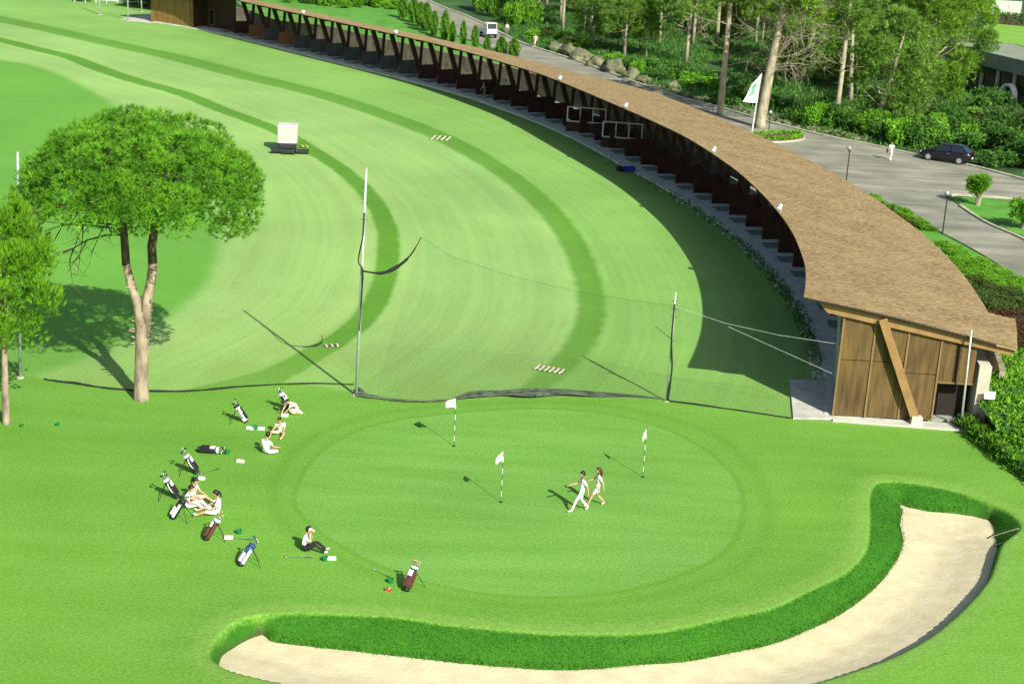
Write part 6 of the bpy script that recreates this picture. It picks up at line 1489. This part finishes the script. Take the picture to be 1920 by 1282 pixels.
def utility_truck():
    b = G(914, 70); t = thing('utility_truck', 'small white utility truck coming down the far road', 'truck', (b.x, b.y, GZ + 0.02), -1.15)
    MB().box((0.9, 0, 0.80), (1.1, 1.4, 0.7), taper=0.96).build('cab', M['white_metal'], t); MB().box((1.28, 0, 1.42), (0.05, 1.24, 0.62), (0, -0.25, 0)).build('windscreen', M['glass'], t)
    for s_ in (-1, 1):
        MB().beam((1.42, s_ * 0.64, 1.12), (1.20, s_ * 0.62, 1.78), 0.06, 0.06).build('pillar', M['white_metal'], t); MB().beam((0.35, s_ * 0.64, 1.12), (0.40, s_ * 0.62, 1.78), 0.06, 0.06).build('pillar', M['white_metal'], t)
        MB().box((1.46, s_ * 0.5, 0.85), (0.06, 0.22, 0.16)).build('headlight', M['lampglass'], t); MB().box((-0.7, s_ * 0.68, 0.88), (1.9, 0.05, 0.42)).build('bed_side', M['white_metal'], t)
        for x in (-0.9, 1.0): wheel(t, x, s_ * 0.60, 0.28, 0.2)
    MB().box((0.8, 0, 1.82), (1.05, 1.4, 0.07)).build('roof', M['white_metal'], t); MB().box((-0.7, 0, 0.66), (1.95, 1.34, 0.08)).build('bed_floor', M['galv'], t); MB().box((0.1, 0, 0.45), (2.9, 0.9, 0.2)).build('chassis', M['dark_metal'], t); MB().box((1.50, 0, 0.52), (0.08, 1.3, 0.16)).build('bumper', M['dark_metal'], t)
utility_truck()

# ---- villa behind the trees at the right
def villa():
    a = G(1790, 158); b = G(1960, 205); d = (b - a); d.z = 0; L = d.length + 14; d.normalize(); t = thing('villa', 'low villa with thick grey green roof behind the trees at the right', 'building', a, math.atan2(d.y, d.x))
    MB().box((L / 2 - 1, 3.5, 1.5), (L, 6.0, 3.0)).build('wall', M['grey_cloth'], t)
    MB().box((L / 2 - 1, 3.2, 3.75), (L + 2, 8.6, 1.5), taper=0.95).build('roof', M['roof_grey'], t)
    for k in range(6): w = MB().box((1.2 + k * 3.0, 0.48, 1.5), (1.3, 0.06, 1.9)).build('window', M['stain'], t); MB().box((1.2 + k * 3.0, 0.44, 1.5), (1.05, 0.03, 1.65)).build('pane', M['glass'], w)
    for k in range(5): MB().box((2.7 + k * 3.0, -0.6, 1.5), (0.3, 0.3, 3.0)).build('column', M['render'], t)
    mb = MB(); n = 12; cx = 11.8
    outer = [(cx + 1.25 * math.cos(PI * k / n), 0.6 + 1.3 * math.sin(PI * k / n)) for k in range(n + 1)]; inner = [(cx + 1.0 * math.cos(PI * k / n), 0.6 + 1.05 * math.sin(PI * k / n)) for k in range(n + 1)]
    outer = [(cx + 1.25, 0)] + outer + [(cx - 1.25, 0)]; inner = [(cx + 1.0, 0)] + inner + [(cx - 1.0, 0)]
    for y in (-1.5, -0.9):
        for p in outer + inner: mb.v.append((p[0], y, p[1]))
    m = len(outer)
    for i in range(m - 1):
        mb.f += [(i, i + 1, m + i + 1, m + i), (2 * m + i, 3 * m + i, 3 * m + i + 1, 2 * m + i + 1), (i, 2 * m + i, 2 * m + i + 1, i + 1), (m + i, m + i + 1, 3 * m + i + 1, 3 * m + i)]; mb.m += [0] * 4
    mb.build('arch', M['card'], t)
villa()
def hedge_box(p0, p1, w, h, label, mk):
    a, b = G(*p0), G(*p1); d = b - a; L = d.length; rs = np.random.RandomState(int(p0[0])); n = int(L * 60); t = thing('hedge', label, 'hedge', a, math.atan2(d.y, d.x))
    cc = np.stack([rs.uniform(0, L, n), rs.uniform(-w / 2, w / 2, n), h * rs.uniform(0.05, 1, n) ** 0.6], 1); link('foliage', tri_mesh('foliage', tufts(cc, np.tile([[0, -0.2, 1.0]], (n, 1)), 0.35, 4, 0.18, 0.9, rs), M[mk]), t); MB().box((L / 2, 0, h * 0.42), (L, w * 0.75, h * 0.8)).build('stems', M['bark_dark'], t)
hedge_box((1862, 108), (1990, 130), 1.6, 1.9, 'clipped dark hedge between the villa roof and the pale lawn', 'shrub'); hedge_box((1862, 44), (1990, 56), 1.6, 1.8, 'dark hedge at the back of the pale lawn', 'shrub')
b = G(1885, 30); t = thing('garden_pavilion', 'pale green garden pavilion beyond the pale lawn', 'pavilion', b); MB().box((0, 2, 1.4), (5, 4, 2.8)).build('wall', mat('pale_green_render', (0.42, 0.55, 0.40), 0.8, 0.1), t); MB().box((0, 2, 3.0), (5.8, 4.8, 0.35), taper=0.9).build('roof', M['roof_grey'], t); MB().box((0.8, -0.03, 1.1), (1.0, 0.06, 2.1)).build('door', M['render'], t)

# ---- far left fence, hedge and bushes beside the cabin
def far_fence():
    a, b = gp(140, 4), gp(300, 14); d = b - a; t = thing('rail_fence', 'white rail fence at the far left beyond the range', 'fence', a)
    for k in range(9): MB().tube([d * (k / 8), d * (k / 8) + Vector((0, 0, 1.1))], 0.06, 6).build('post', M['white_metal'], t)
    for z in (0.55, 1.05): MB().beam(Vector((0, 0, z)), d + Vector((0, 0, z)), 0.06, 0.1).build('rail', M['white_metal'], t)
far_fence()
for i, (x, y) in enumerate([(150, 2), (175, -2), (205, -4), (235, -2), (250, 6), (275, 12), (262, -3), (295, 3)]):
    g_ = gp(x, y); shrub('green', (g_.x, g_.y, -0.03), 2.4, 2.6, 'one of the dark bushes behind the white rail fence at the far left', 'bushes behind the rail fence')
